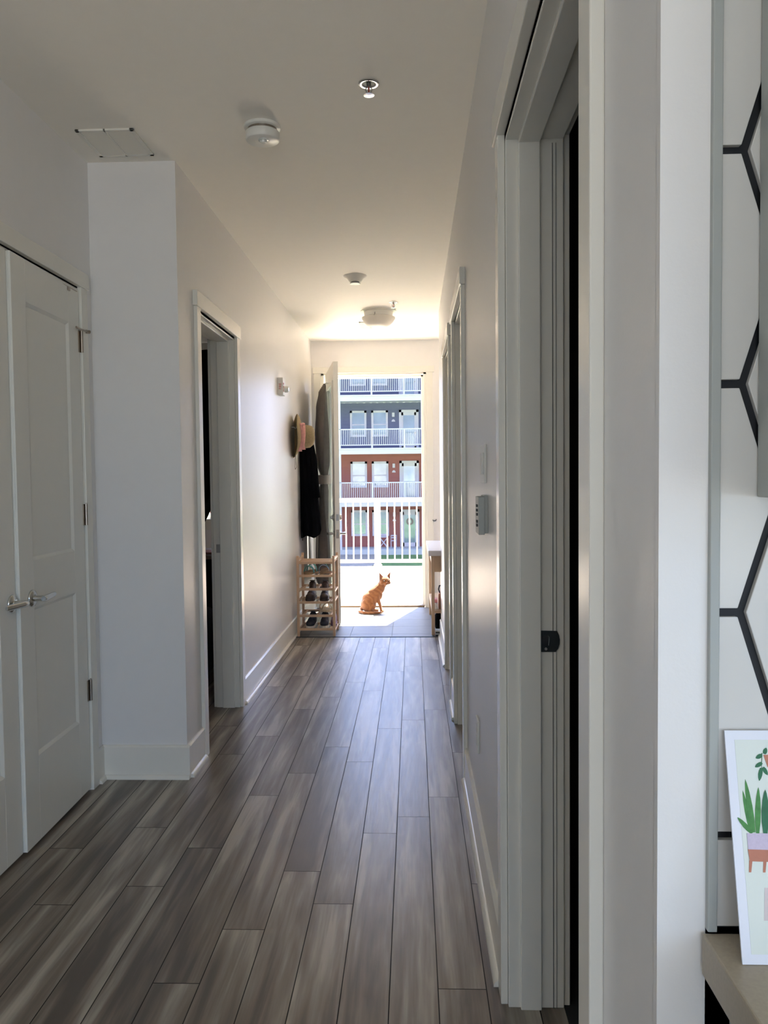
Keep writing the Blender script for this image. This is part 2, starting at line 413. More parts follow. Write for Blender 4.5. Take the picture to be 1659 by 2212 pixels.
# far entry door frame
mb = MB(); yf = YF-.018
mb.box(DX0-.073, DX0, yf, YF, 0, DZ); mb.box(DX1, DX1+.066, yf, YF, 0, DZ); mb.box(DX0-.08, DX1+.082, yf-.004, YF, DZ, DZ+.062)
mb.box(DX0, DX0+.03, YF-.005, YF+.16, .0, DZ); mb.box(DX1-.028, DX1, YF-.005, YF+.16, 0, DZ); mb.box(DX0, DX1, YF-.005, YF+.16, DZ-.02, DZ)
mb.box(DX1-.052, DX1-.028, YF+.06, YF+.16, 0, DZ-.02); mb.box(DX0+.03, DX0+.045, YF+.06, YF+.16, 0, DZ-.02); mb.box(DX0, DX1, YF+.06, YF+.16, DZ-.038, DZ-.02)
struct('trim_7', mb, 'trim', 'cream casing of the open front door', bev=.002)
struct('trim_8', MB().box(DX0+.03, DX1-.03, YF+.02, YF+.30, -.03, .018), 'sill_wood', 'wooden front door threshold', bev=.004)
# bedroom window
mb = MB()
mb.box(-2.77, -1.38, YF-.02, YF, 2.25, 2.33); mb.box(-2.77, -2.7, YF-.02, YF, .9, 2.25); mb.box(-1.45, -1.38, YF-.02, YF, .9, 2.25); mb.box(-2.8, -1.35, YF-.06, YF+.02, .9, .935); mb.box(-2.77, -1.38, YF-.018, YF, .82, .9)
mb.box(-2.7, -2.65, YF+.05, YF+.1, .93, 2.25); mb.box(-1.5, -1.45, YF+.05, YF+.1, .93, 2.25); mb.box(-2.7, -1.45, YF+.05, YF+.1, .93, .985); mb.box(-2.7, -1.45, YF+.05, YF+.1, 2.2, 2.25); mb.box(-2.1, -2.05, YF+.05, YF+.1, .93, 2.25)
struct('window_1', mb, 'trim', 'white bedroom window seen through the left doorway')

# ------------------------------------------------------------------ closet doors
def panel_leaf(name, xf, w, h, parent_kind, panels):
    """leaf with its outer face at local x=0 (thickness to -x), width along +y"""
    root = bpy.data.objects.new(name, None); C.objects.link(root); root.matrix_world = xf; tag(root, kind='structure')
    root.location = xf.to_translation(); root.rotation_euler = xf.to_euler()
    mb = MB(xf); s = .112; d = .009
    mb.box(-.035, -d, 0, w, .012, h)
    mb.box(-d, 0, 0, s, .012, h); mb.box(-d, 0, w-s, w, .012, h)
    zs = [.012]+[z for p in panels for z in p]+[h]
    for i in range(0, len(zs), 2): mb.box(-d, 0, s, w-s, zs[i], zs[i+1])
    for z0, z1 in panels:
        c = .012
        for (a, b) in (((s, z0), (s+c, z0)),): pass
        mb.prism([(-d, s), (0, s), (-d, s+c)], 'Z', z0, z1); mb.prism([(-d, w-s), (-d, w-s-c), (0, w-s)], 'Z', z0, z1)
        mb.prism([(-d, z0), (0, z0), (-d, z0+c)], 'Y', s, w-s); mb.prism([(-d, z1), (-d, z1-c), (0, z1)], 'Y', s, w-s)
    mb.build('door_panel', 'door', root, bev=.0015)
    return root
def lever(root, xf, y, z, sgn):
    """rose on the face, neck out, lever along sgn*y"""
    h = MB(xf); h.lathe([(.0, 0), (.031, 0), (.032, .003), (.030, .008), (.022, .011), (.0, .011)], (0, y, z), (1, 0, 0), 32)
    h.lathe([(.0115, .008), (.0105, .02), (.0105, .044), (.0, .044)], (0, y, z), (1, 0, 0), 20)
    rr = []
    for t, wz, wx in [(-.013, .010, .008), (0, .012, .0095), (.02, .012, .009), (.06, .0115, .0065), (.1, .0105, .0055), (.112, .008, .004)]:
        c = Vector((.050-.010*max(0, t)/.11, y+sgn*t, z)); rr.append([c+Vector((wx*math.cos(2*PI*k/12)*(1.15 if abs(math.cos(2*PI*k/12)) > .6 else 1), 0, wz*math.sin(2*PI*k/12))) for k in range(12)])
    h.loft(rr)
    return h.build('door_handle', 'chrome', root, smooth=True)
PAN = [(.33, .88), (1.055, 1.995)]
W2 = .61
xfL = Matrix.Translation((XC+.008, 2.197, 0)); dl = panel_leaf('door_1', xfL, .605, 2.152, 1, PAN); dl['label'] = 'left closet door, fully closed'
ang = math.radians(1.25)
# right leaf hinges at y=3.42; its free edge swings out toward the hall
hp = Vector((XC+.008, 3.418, 0))
xfR = Matrix.Translation(hp) @ rotmat('Z', ang) @ Matrix.Translation((0, -W2, 0))
dr = panel_leaf('door_2', xfR, W2, 2.150, 1, PAN); dr['label'] = 'right closet door, standing slightly ajar'
lever(dl, xfL, .575, .918, -1); lever(dr, xfR, .125-.035, .918, 1)
for z in (.44, 1.20, 1.935):
    hb = MB(); hb.tube([(XC+.016, 3.423, z-.045), (XC+.016, 3.423, z+.045)], .0062, 12); hb.box(XC+.004, XC+.0102, 3.401, 3.422, z-.045, z+.045)
    hb.tube([(XC+.016, 3.423, z+.045), (XC+.016, 3.423, z+.051)], .004, 10)
    if z > 1.9:
        hb.tube([(XC+.02, 3.36, z+.051), (XC+.02, 3.40, z+.05), (XC+.016, 3.423, z+.052), (XC+.024, 3.46, z+.05)], .0045, 8); hb.tube([(XC+.02, 3.46, z+.05), (XC+.03, 3.475, z+.05)], .008, 8)
    hb.build('hinge', 'hinge', dr, smooth=True)
cl = MB(); cl.box(XC+.002, XC+.016, 3.30, 3.32, 2.125, 2.14); cl.tube([(XC+.01, 3.26, 2.142), (XC+.01, 3.40, 2.142)], .002, 6)
cl.build('door_catch', 'hinge', dr)

# ------------------------------------------------------------------ front door leaf, standing open
hx, hy = -.8847, 8.30; d = Vector((.1783, -.984, 0)).normalized(); ang = math.atan2(d.y, d.x); LW = .985
xfD = Matrix.Translation((hx, hy, 0)) @ rotmat('Z', ang)     # local x along leaf, local y to the exterior side
fd = bpy.data.objects.new('door_3', None); C.objects.link(fd); fd.location = (hx, hy, 0); fd.rotation_euler = (0, 0, ang)
tag(fd, 'white front door standing open beside the shoe rack', kind='structure')
mb = MB(xfD); th = .0445
g0, g1, gz0, gz1 = .13, .86, .28, 2.22
mb.box(0, g0, 0, th, .012, 2.395); mb.box(g1, LW, 0, th, .012, 2.395); mb.box(g0, g1, 0, th, .012, gz0); mb.box(g0, g1, 0, th, gz1, 2.395)
for yy in (-.008, th): mb.box(g0-.02, g0+.015, yy, yy+.008, gz0-.02, gz1+.02); mb.box(g1-.015, g1+.02, yy, yy+.008, gz0-.02, gz1+.02); mb.box(g0, g1, yy, yy+.008, gz0-.02, gz0+.015); mb.box(g0, g1, yy, yy+.008, gz1-.015, gz1+.02)
mb.build('door_panel', 'door', fd, bev=.0015)
M['pane'] = mat('door_glass', (.80, .93, .88), .08, trans=1., var=.01)
MB(xfD).box(g0, g1, .018, .026, gz0, gz1).build('glass_pane', 'pane', fd)
mb = MB(xfD); c = LW-.062
mb.lathe([(.0, 0), (.03, 0), (.031, .006), (.026, .016), (.0, .017)], (c, 0, .984), (0, -1, 0), 24)
mb.ell((c, -.022, .984), (.005, .016, .016)); mb.lathe([(.0, 0), (.03, 0), (.031, .012), (.024, .022), (.0, .024)], (c, th, .984), (0, 1, 0), 24)
mb.box(LW, LW+.0015, .01, th-.01, .955, 1.015)
mb.build('deadbolt', 'steel', fd, smooth=True)
for sy, y0 in ((-1, 0), (1, th)):
    mb = MB(xfD)
    mb.lathe([(.0, 0), (.03, 0), (.031, .005), (.02, .010), (.0, .010)], (c, y0, .835), (0, sy, 0), 24)
    mb.tube([(c, y0+sy*.008, .835), (c, y0+sy*.05, .835), (c-.012, y0+sy*.058, .835), (c-.115, y0+sy*.056, .835)], [.011, .011, .012, .009], 12)
    mb.build('door_handle', 'steel', fd, smooth=True)
mb = MB(xfD).m(0); mb.box(LW, LW+.0015, .009, th-.009, .795, .875); mb.m(1); mb.box(LW+.0015, LW+.006, .016, th-.016, .822, .85)
mb.build('latch_plate', ['hinge', 'chrome'], fd)
for z in (.25, 1.2, 2.15): MB().tube([(hx-.004, hy+.008, z-.05), (hx-.004, hy+.008, z+.05)], .007, 10).build('hinge', 'steel', fd, smooth=True)
# curtain on the inner face
def curtain():
    def pt(s, off, z): return xfD @ Vector((s, -off, z))
    rows = []; n = 40
    keys = [(2.215, .08, .83, .055, .016), (2.05, .08, .85, .065, .034), (1.75, .10, .86, .072, .045), (1.50, .20, .84, .070, .042), (1.36, .40, .72, .062, .022), (1.30, .40, .72, .062, .020), (1.22, .32, .78, .068, .034), (.95, .20, .84, .075, .044), (.6, .12, .87, .078, .048), (.32, .10, .88, .080, .050)]
    def lerp(z):
        for a, b in zip(keys, keys[1:]):
            if a[0] >= z >= b[0]:
                t = (a[0]-z)/(a[0]-b[0]); t = t*t*(3-2*t); return [a[i]+(b[i]-a[i])*t for i in range(1, 5)]
        return keys[-1][1:]
    zs = [2.215-i*(2.215-.32)/48 for i in range(49)]
    for z in zs:
        s0, s1, off, amp = lerp(z); r = []
        for i in range(n+1):
            t = i/n; s = s0+(s1-s0)*t; w = off+amp*math.sin(t*2*PI*5.5+.4*math.sin(z*3))+.006*math.sin(t*40+z*5)
            r.append(pt(s, max(w, .012), z))
        for i in range(n, -1, -1):
            t = i/n; s = s0+(s1-s0)*t; w = off+amp*math.sin(t*2*PI*5.5+.4*math.sin(z*3))
            r.append(pt(s, max(w, .012)+.006, z))
        rows.append(r)
    t_ = thing('curtain', 'taupe curtain hung on the open front door, cinched at its middle', 'curtain', (hx+.05, hy-.4, .3))
    MB().loft(rows).build('curtain_panel', 'curtain', t_, smooth=True)
    rg = []
    for z, e in ((1.375, .0), (1.37, .012), (1.335, .016), (1.29, .012), (1.285, 0)):
        rg.append([pt(.56+(.165+e)*math.cos(a), .062+(.052+e)*math.sin(a), z) for a in [2*PI*k/24 for k in range(24)]])
    MB().loft(rg).build('tie_band', 'tie', t_, smooth=True)
    rod = MB(); rod.tube([pt(.04, .05, 2.215), pt(.86, .05, 2.215)], .006, 10)
    for s_ in (.05, .85): rod.tube([pt(s_, 0, 2.215), pt(s_, .05, 2.215)], .005, 8); rod.ell(pt(s_, .05, 2.215), (.01, .01, .01))
    rod.build('curtain_rod', 'white_plastic', t_, smooth=True)
curtain()

# ------------------------------------------------------------------ strike plates (part of the door frames)
mb = MB().m(0); pl = [(.313, .910), (.350, .910), (.3565, .918), (.3600, .930), (.3605, .940), (.3585, .952), (.354, .962), (.313, .963)]
mb.prism(pl, 'Y', 2.004, 2.0082); mb.m(1)
mb.box(.316, .331, 2.0025, 2.0042, .926, .951); mb.m(2); mb.tube([(.326, 2.0035, .918), (.326, 2.0008, .918)], .0034, 12)
mb.tube([(.3325, 2.003, .9265), (.334, 2.003, .939), (.3345, 2.003, .947), (.331, 2.003, .951)], .0007, 6)
o = mb.build('strike_plate', ['dark_metal', 'black', 'steel'], f1)
mb = MB().m(0).box(-1.152, -1.095, 4.6868, 4.6892, .915, .965); mb.m(1).box(-1.125, -1.105, 4.686, 4.6869, .928, .952)
mb.build('strike_plate', ['steel', 'black'], bpy.data.objects['trim_2'])
# jamb grooves on the nearest frame
mb = MB(); mb.box(.308, .3095, 2.0065, 2.0085, 0, 2.15); mb.box(.3435, .345, 2.0065, 2.0085, 0, 2.15); mb.box(.352, .3530, 2.0065, 2.0085, 0, 2.15)
mb.build('jamb_groove', 'vent_dark', f1)

# ------------------------------------------------------------------ ceiling fittings
t = thing('smoke_detector', 'white drum shaped smoke alarm nearest the viewer, with a dark slot', 'smoke detector', (-.582, 3.25, H))
MB().lathe([(0, 0), (.072, 0), (.072, -.010), (.068, -.013), (0, -.013)], (-.582, 3.25, H), n=40).build('base', 'white_plastic', t, smooth=True)
MB().lathe([(0, -.013), (.058, -.013), (.058, -.024), (0, -.024)], (-.582, 3.25, H), n=40).build('slot', 'hinge', t, smooth=True)
MB().lathe([(0, -.024), (.064, -.024), (.0665, -.027), (.0655, -.056), (.062, -.059), (0, -.060)], (-.582, 3.25, H), n=40).build('body', 'white_plastic', t, smooth=True)
mb = MB(); mb.lathe([(.020, -.058), (.020, -.063), (.014, -.064), (.011, -.071), (0, -.073)], (-.576, 3.235, H), n=20); mb.build('sensor_lens', 'lens', t, smooth=True)
t = thing('smoke_detector', 'pale cone shaped detector further down the ceiling, before the lamp', 'smoke detector', (-.386, 5.66, H))
MB().lathe([(0, 0), (.082, 0), (.080, -.004), (.058, -.016), (.045, -.036), (.037, -.042), (0, -.042)], (-.386, 5.66, H), n=40).build('base', 'white_plastic', t, smooth=True)
MB().lathe([(0, -.042), (.030, -.042), (.030, -.049), (0, -.049)], (-.386, 5.66, H), n=32).build('slot', 'vent_dark', t, smooth=True)
MB().lathe([(0, -.049), (.037, -.049), (.034, -.056), (0, -.058)], (-.386, 5.66, H), n=32).build('cap', 'white_plastic', t, smooth=True)
def sprinkler(x, y, label, drop):
    t = thing('fire_sprinkler', label, 'sprinkler', (x, y, H))
    c = (x, y, H)
    MB().lathe([(.024, 0), (.037, 0), (.037, -.004), (.033, -.006), (.024, -.004), (.022, .0)], c, n=36).build('escutcheon', 'chrome', t, smooth=True)
    MB().lathe([(0, -.001), (.0235, -.001), (.0235, -.002), (0, -.002)], c, n=24).build('cup', 'dark_metal', t)
    mb = MB(); mb.lathe([(0, 0), (.008, 0), (.008, -.012), (.005, -.014), (0, -.014)], c, n=16)
    for s_ in (-1, 1): mb.tube([(x+s_*.006, y, H-.012), (x+s_*.012, y, H-.022), (x+s_*.004, y, H-drop+.002)], .0022, 8)
    mb.build('frame', 'steel', t, smooth=True)
    MB().tube([(x, y, H-.013), (x, y, H-drop+.004)], .003, 8).build('bulb', 'red_bulb', t, smooth=True)
    MB().lathe([(0, -drop+.002), (.019, -drop+.002), (.0195, -drop), (0, -drop-.002)], c, n=24).build('deflector', 'chrome', t, smooth=True)
sprinkler(-.143, 2.925, 'round metal sprinkler head on the near part of the ceiling', .042)
sprinkler(-.141, 6.53, 'small sprinkler head on the ceiling just before the dome lamp', .046)
t = thing('ceiling_lamp', 'frosted glass dome lamp on the ceiling near the front door', 'lamp', (-.275, 6.86, H)); c = (-.275, 6.86, H)
MB().lathe([(0, 0), (.150, 0), (.150, -.006), (.122, -.010), (.118, -.046), (.112, -.048), (0, -.048)], c, n=48).build('lamp_base', 'white_plastic', t, smooth=True)
MB().lathe([(.126, -.050), (.140, -.054), (.138, -.066), (.125, -.090), (.098, -.116), (.06, -.134), (.02, -.143), (0, -.144)], c, n=48).build('glass_shade', 'lamp_glass', t, smooth=True)
for a in (.3, 2.4, 4.5):
    v = Vector((math.cos(a), math.sin(a), 0)); p = Vector(c)
    MB().tube([p+v*.119+Vector((0, 0, -.03)), p+v*.126+Vector((0, 0, -.05)), p+v*.145+Vector((0, 0, -.058))], .003, 8).build('clip', 'steel', t, smooth=True)
def vent(x0, x1, y0, y1, label, n):
    t = thing('ceiling_vent', label, 'vent', ((x0+x1)/2, (y0+y1)/2, H))
    mb = MB(); w = .016
    mb.box(x0, x1, y0, y0+w, H-.007, H); mb.box(x0, x1, y1-w, y1, H-.007, H); mb.box(x0, x0+w, y0, y1, H-.007, H); mb.box(x1-w, x1, y0, y1, H-.007, H); mb.box((x0+x1)/2-.004, (x0+x1)/2+.004, y0, y1, H-.007, H)
    mb.build('frame', 'trim', t, bev=.001)
    MB().box(x0+w, x1-w, y0+w, y1-w, H-.001, H-.0004).build('backing', 'cabinet', t)
    mb = MB()
    for i in range(n):
        y = y0+w+(y1-y0-2*w)*(i+.5)/n; mb._add([(x0+w, y-.005, H-.001), (x1-w, y-.005, H-.001), (x1-w, y+.004, H-.006), (x0+w, y+.004, H-.006)], [(0, 1, 2, 3)])
    mb.build('slats', 'trim', t, solid=.001)
vent(-1.33, -1.095, 3.235, 3.50, 'square air grille in the ceiling above the closet recess', 16)
vent(-.47, -.31, 7.32, 7.60, 'small air grille half hidden behind the dome lamp', 8)

# ------------------------------------------------------------------ wall fittings
t = thing('fire_alarm', 'white fire alarm strobe with red lettering on the left wall', 'alarm', (XL, 6.26, 2.05))
MB().box(XL, XL+.042, 6.20, 6.315, 1.985, 2.118).build('housing', 'white_plastic', t, bev=.004)
MB().lathe([(0, 0), (.024, 0), (.024, .022), (.018, .033), (0, .035)], (XL+.042, 6.285, 2.035), (1, 0, 0), 24).build('strobe_lens', 'lens', t, smooth=True)
def text(s, size, xf, name, m, parent, ext=.0006):
    cu = bpy.data.curves.new(name, 'FONT'); cu.body = s; cu.size = size; cu.extrude = ext; cu.align_x = 'CENTER'; cu.align_y = 'CENTER'
    o = bpy.data.objects.new(name, cu); C.objects.link(o)
    dg = bpy.context.evaluated_depsgraph_get(); dg.update(); me = bpy.data.meshes.new_from_object(o.evaluated_get(dg))
    bpy.data.objects.remove(o); bpy.data.curves.remove(cu)
    me.transform(parent_world(parent).inverted() @ xf if parent else xf); me.materials.clear(); me.materials.append(M[m])
    o = bpy.data.objects.new(name, me); C.objects.link(o); o.parent = parent; return o
# letters stand on the +x face and read upward
R = Matrix(((0, 0, 1, 0), (0, 0, 0, 0), (0, 0, 0, 0), (0, 0, 0, 1)))
R = Matrix(((0, 0, 1, XL+.0424), (0, -1, 0, 6.232), (1, 0, 0, 2.045), (0, 0, 0, 1)))
text('FIRE', .040, R, 'lettering', 'red_ink', t)
# letters also on the side that faces down the hall toward the viewer
R = Matrix(((0, -1, 0, XL+.021), (0, 0, -1, 6.1996), (1, 0, 0, 2.05), (0, 0, 0, 1)))
text('FIRE', .026, R, 'lettering', 'red_ink', t)

t = thing('switch_plate', 'white light switch plate on the right wall, above the intercom', 'light switch', (XR, 2.62, 1.325))
MB().box(XR-.0075, XR, 2.55, 2.70, 1.325, 1.448).build('plate', 'white_plastic', t, bev=.002)
MB().box(XR-.0105, XR-.0075, 2.575, 2.61, 1.352, 1.420).build('rocker', 'white_plastic', t, bev=.001)
MB().box(XR-.0105, XR-.0075, 2.64, 2.675, 1.352, 1.420).build('rocker', 'white_plastic', t, bev=.001)
t = thing('intercom_panel', 'boxy wall intercom with black buttons under the light switch', 'intercom', (XR, 2.56, 1.166))
mb = MB(); mb.box(XR-.030, XR-.011, 2.50, 2.62, 1.166, 1.283); mb.box(XR-.013, XR, 2.504, 2.616, 1.170, 1.287); mb.build('housing', 'cabinet', t, bev=.002)  # grey colour puts shade into a housing that is white
for z in (1.255, 1.241, 1.228, 1.206, 1.194): MB().box(XR-.034, XR-.030, 2.53, 2.56, z-.004, z+.004).build('button', 'black', t)
t = thing('power_outlet', 'white power outlet low on the right wall', 'outlet', (XR, 2.93, .345))
MB().box(XR-.007, XR, 2.885, 2.97, .348, .466).build('plate', 'white_plastic', t, bev=.002)
for z in (.385, .430): MB().box(XR-.009, XR-.007, 2.91, 2.945, z-.014, z+.014).build('socket', 'white_plastic', t, bev=.001)
tag(MB().tube([(.30, 7.9, .90), (.295, 7.9, .885), (.27, 7.89, .883), (.262, 7.89, .895)], .004, 8).build('wall_hook', 'dark_metal'), 'tiny dark hook beside the front door above the entry table', 'hook')
bpy.data.objects['wall_hook'].location = (.22, YF-.012, .89)

# ------------------------------------------------------------------ hat, coat
hc = Vector((-.992, 6.90, 1.706)); ax = Vector((math.cos(.24), math.sin(.24), -.06)).normalized()
t = thing('sun_hat', 'straw sun hat with a pink ribbon hanging on the left wall', 'hat', hc)
prof = [(.187, -.006), (.175, .006), (.15, .020), (.12, .032), (.102, .040), (.100, .060), (.097, .095), (.090, .128), (.070, .148), (.04, .156), (.0, .158)]
n = 40; mb = MB(); xx = ax.cross(Vector((0, 0, 1))).normalized(); yy = ax.cross(xx)
rings = [[hc+ax*(h+.006*math.sin(3*a)*(r/.187))+(xx*math.cos(a)+yy*math.sin(a))*max(r, 1e-4) for a in [2*PI*k/n for k in range(n)]] for r, h in prof]
mb.loft(rings, cap=False); mb.build('hat_shell', 'straw', t, smooth=True, solid=.004)
mb = MB(); rb = [[hc+ax*h+(xx*math.cos(a)+yy*math.sin(a))*r for a in [2*PI*k/n for k in range(n)]] for r, h in ((.105, .044), (.107, .048), (.106, .066), (.103, .070))]
mb.loft(rb, cap=False); kp = Vector((-.935, 6.795, 1.795)); mb.ell(kp, (.016, .012, .013))
mb.ell(kp+Vector((.022, .0, .004)), (.016, .008, .010)); mb.ell(kp+Vector((-.02, 0, .008)), (.016, .008, .010))
for dx, dz, w in ((-.005, -.225, .017), (.012, -.21, .014)):
    rr = []
    for i in range(9):
        q = i/8; c_ = kp+Vector((dx*q*2+.004*math.sin(q*6), -.006+.003*math.sin(q*9), dz*q)); ww = w*(.45+.7*q)
        rr.append([c_+Vector((-ww, 0, 0)), c_+Vector((0, -.004, 0)), c_+Vector((ww, 0, 0)), c_+Vector((0, .003, 0))])
    mb.loft(rr)
mb.build('ribbon', 'pink', t, smooth=True, solid=.001)
MB().tube([(-.990, 6.84, 1.55), (-.984, 6.82, 1.48), (-.978, 6.81, 1.44), (-.988, 6.81, 1.42), (-.992, 6.82, 1.47), (-.995, 6.84, 1.55)], .0018, 6).build('chin_cord', 'black', t)

t = thing('jacket', 'long black jacket hanging on the left wall below the straw hat', 'jacket', (-.99, 7.48, .82))
rows = []
prof = [(1.715, .035, .07), (1.69, .075, .11), (1.62, .105, .15), (1.50, .115, .18), (1.36, .125, .20), (1.22, .135, .21), (1.08, .145, .215), (.96, .155, .215), (.88, .160, .21), (.84, .15, .20), (.815, .12, .18)]
for z, dx, wy in prof:
    ring = []
    for k in range(48):
        a = 2*PI*k/48; f = 1+.055*math.sin(a*7+z*2.2)+.035*math.sin(a*13+z*5)
        x = -1.018+dx*(.5+.5*math.cos(a)*f*1.0)*1.12; y = 7.34+wy*.62*math.sin(a)*f
        ring.append((x, y, z+.012*math.sin(3*a)))
    rows.append(ring)
MB().loft(rows).build('jacket_body', 'coat', t, smooth=True)
mb = MB(); pts = [(-.925, 7.33, 1.64), (-.90, 7.28, 1.50), (-.885, 7.26, 1.34), (-.872, 7.26, 1.22), (-.862, 7.26, 1.165)]; mb.tube(pts, [.035, .042, .040, .036, .034], 14)
mb.build('sleeve', 'coat', t, smooth=True)
mb = MB(); pts = [(-.97, 7.40, 1.64), (-.955, 7.42, 1.45), (-.945, 7.42, 1.2), (-.94, 7.42, 1.05), (-.94, 7.42, .98)]; mb.tube(pts, [.035, .042, .040, .036, .034], 14); mb.build('sleeve', 'coat', t, smooth=True)
MB().tube([(-.998, 7.24, .86), (-.993, 7.24, .82), (-.995, 7.24, .785)], [.002, .002, .004], 6).build('drawcord', 'black', t)
for i, (y, z, lb) in enumerate([(6.90, 1.78, 'wall hook carrying the straw hat'), (7.34, 1.72, 'wall hook carrying the black jacket')]):
    o = MB().tube([(XL, y, z), (XL+.02, y, z), (XL+.03, y, z-.012), (XL+.042, y, z-.004), (XL+.045, y, z+.012)], .004, 8).build('coat_hook', 'steel', smooth=True); tag(o, lb, 'hook', 'coat hooks on the left wall')

# ------------------------------------------------------------------ shoe rack and shoes
RX0, RX1, RY0, RY1 = -.990, -.665, 6.795, 7.13
t = thing('shoe_rack', 'tall narrow pine shoe rack standing at the left wall', 'rack', ((RX0+RX1)/2, (RY0+RY1)/2, 0)); lw = .021
for x, y in ((RX0, RY0), (RX1-lw, RY0), (RX0, RY1-lw), (RX1-lw, RY1-lw)): MB().box(x, x+lw, y, y+lw, 0.003, .688).build('leg', 'pine', t, bev=.0015)
TZ = [.063, .178, .292, .404, .518, .630]
for i, z in enumerate(TZ):
    mb = MB(); mb.box(RX0+lw, RX1-lw, RY0+.002, RY0+.016, z-.010, z+.010); mb.build('front_rail', 'pine', t, bev=.001)
    MB().box(RX0+lw, RX1-lw, RY1-.016, RY1-.002, z-.018, z+.002).build('back_rail', 'pine', t, bev=.001)
    mb = MB()
    for x in ([RX0+.05, RX0+.168, RX0+.28] if i < 5 else []): mb.box(x-.007, x+.007, RY0+.016, RY1-.016, z-.006, z+.006)
    if i == 5:
        for k in range(4): mb.box(RX0+lw-.012, RX1-lw+.012, RY0+.03+.078*k, RY0+.075+.078*k, z-.004, z+.006)
    mb.build('shelf_slats', 'pine', t, bev=.001)
for x in (RX0+.003, RX1-lw+.003):
    for z in (.052, .30, .38, .655): MB().box(x, x+.014, RY0+lw, RY1-lw, z-.008, z+.008).build('side_rail', 'pine', t, bev=.001)

def shoe(name, label, x, y, z, upper, sole, L=.26, w=.043, hgt=.085, tilt=0., rz=0., boot=False, group=None):
    t = thing(name, label, 'shoe', (x, y, z), rz, group)
    xf = Matrix.Translation((x, y, z)) @ rotmat('Z', rz) @ rotmat('X', tilt)   # toe toward -y
    mb = MB(xf); top = hgt
    mb.ell((0, -L*.30, .034), (w*.95, L*.19, .032)); mb.ell((0, -L*.08, .042), (w*.88, L*.24, .042)); mb.ell((0, L*.16, .046), (w*.78, L*.22, .050)); mb.ell((0, L*.30, .045), (w*.72, L*.13, .045))
    mb.chain([(0, L*.18, .05), (0, L*.22, top)], [w*.74, w*.80]); mb.chain([(0, -.02, .055), (0, L*.12, top*.92)], [w*.55, w*.62])
    remesh(mb, 'upper', upper, .005, t)
    ring = []
    sl = MB(xf); sh = [(w*.35, -.49), (w*.85, -.40), (w*1.02, -.26), (w*.92, -.05), (w*.80, .15), (w*.82, .32), (w*.55, .42), (0, .44)]
    poly = [(a, b*L) for a, b in sh]+[(-a, b*L) for a, b in reversed(sh[:-1])]
    sl.prism(poly, 'Z', .0, .018 if not boot else .024); sl.build('sole', sole, t, bev=.003)
    op = MB(xf); op.lathe([(0, 0), (w*.62, 0), (w*.64, .004), (0, .003)], (0, L*.21, top+w*.76), (0, 0, 1), 20); op.build('opening', 'black', t, smooth=True)
    if not boot:
        lc = MB(xf)
        for k in range(4):
            yy = -L*.16+k*L*.07; zz = .074+k*.0065; lc.tube([(-.018, yy, zz-.004), (0, yy, zz+.004), (.018, yy+.004, zz-.004)], .0018, 6)
        lc.build('laces', 'sole' if upper == 'purple' else 'black', t)
    return t
shoe('sneaker', 'left navy sneaker with a pale sole on the lowest rack tier', -.880, 6.93, TZ[0]+.007, 'navy', 'sole', rz=-.06, w=.040, group=None)
shoe('sneaker', 'right navy sneaker with a pale sole on the lowest rack tier', -.770, 6.94, TZ[0]+.007, 'navy', 'sole', rz=.05, w=.040)
shoe('ankle_boot', 'left dark brown ankle boot on the middle rack tier', -.881, 6.93, TZ[2]+.007, 'brown_boot', 'brown_boot', rz=-.05, w=.040, hgt=.125, boot=True)
shoe('ankle_boot', 'right dark brown ankle boot on the middle rack tier', -.765, 6.93, TZ[2]+.007, 'brown_boot', 'brown_boot', rz=.03, w=.040, hgt=.125, boot=True)
shoe('sneaker', 'mauve sneaker poking out at the right side of the lowest tier', -.695, 7.00, TZ[0]+.007, 'purple', 'purple', rz=.0, L=.20, w=.027, hgt=.055)
def sandal(label, x, y, z, rz, roll, s1, s2, L=.24, foot='cork'):
    t = thing('sandal', label, 'sandal', (x, y, z), rz)
    xf = Matrix.Translation((x, y, z)) @ rotmat('Z', rz) @ rotmat('Y', roll); w = .042
    sh = [(w*.35, -.49), (w*.9, -.40), (w*1.02, -.26), (w*.85, -.02), (w*.75, .2), (w*.75, .34), (w*.5, .45), (0, .48)]
    poly = [(a, b*L) for a, b in sh]+[(-a, b*L) for a, b in reversed(sh[:-1])]
    mb = MB(xf); mb.prism(poly, 'Z', 0, .022); mb.build('footbed', foot, t, bev=.004)
    for yy, wd, hh, mt in ((-.06, .035, .058, s1), (.035, .03, .066, s2)):
        rr = []
        for k in range(13):
            a = PI*k/12; p = Vector((math.cos(a)*w*1.0, yy, .012+math.sin(a)*hh))
            q = Vector((math.cos(a)*(w*1.0+.003), yy, .012+math.sin(a)*(hh+.003)))
            rr.append([p+Vector((0, -wd/2, 0)), p+Vector((0, wd/2, 0)), q+Vector((0, wd/2, 0)), q+Vector((0, -wd/2, 0))])
        MB(xf).loft(rr).build('strap', mt, t, smooth=True)
    return t
sandal('sandal with dark green straps, left one on the upper tier', -.885, 6.94, TZ[4]+.008, -.15, 0., 'teal', 'teal', foot='cork')
sandal('sandal with blue and teal straps, right one on the upper tier', -.765, 6.94, TZ[4]+.016, .12, -.35, 'blue', 'teal')
sandal('cream strappy sandal lying at the back of the second lowest tier', -.775, 7.03, TZ[1]+.008, .35, 0., 'cream', 'cream', L=.2, foot='cream')

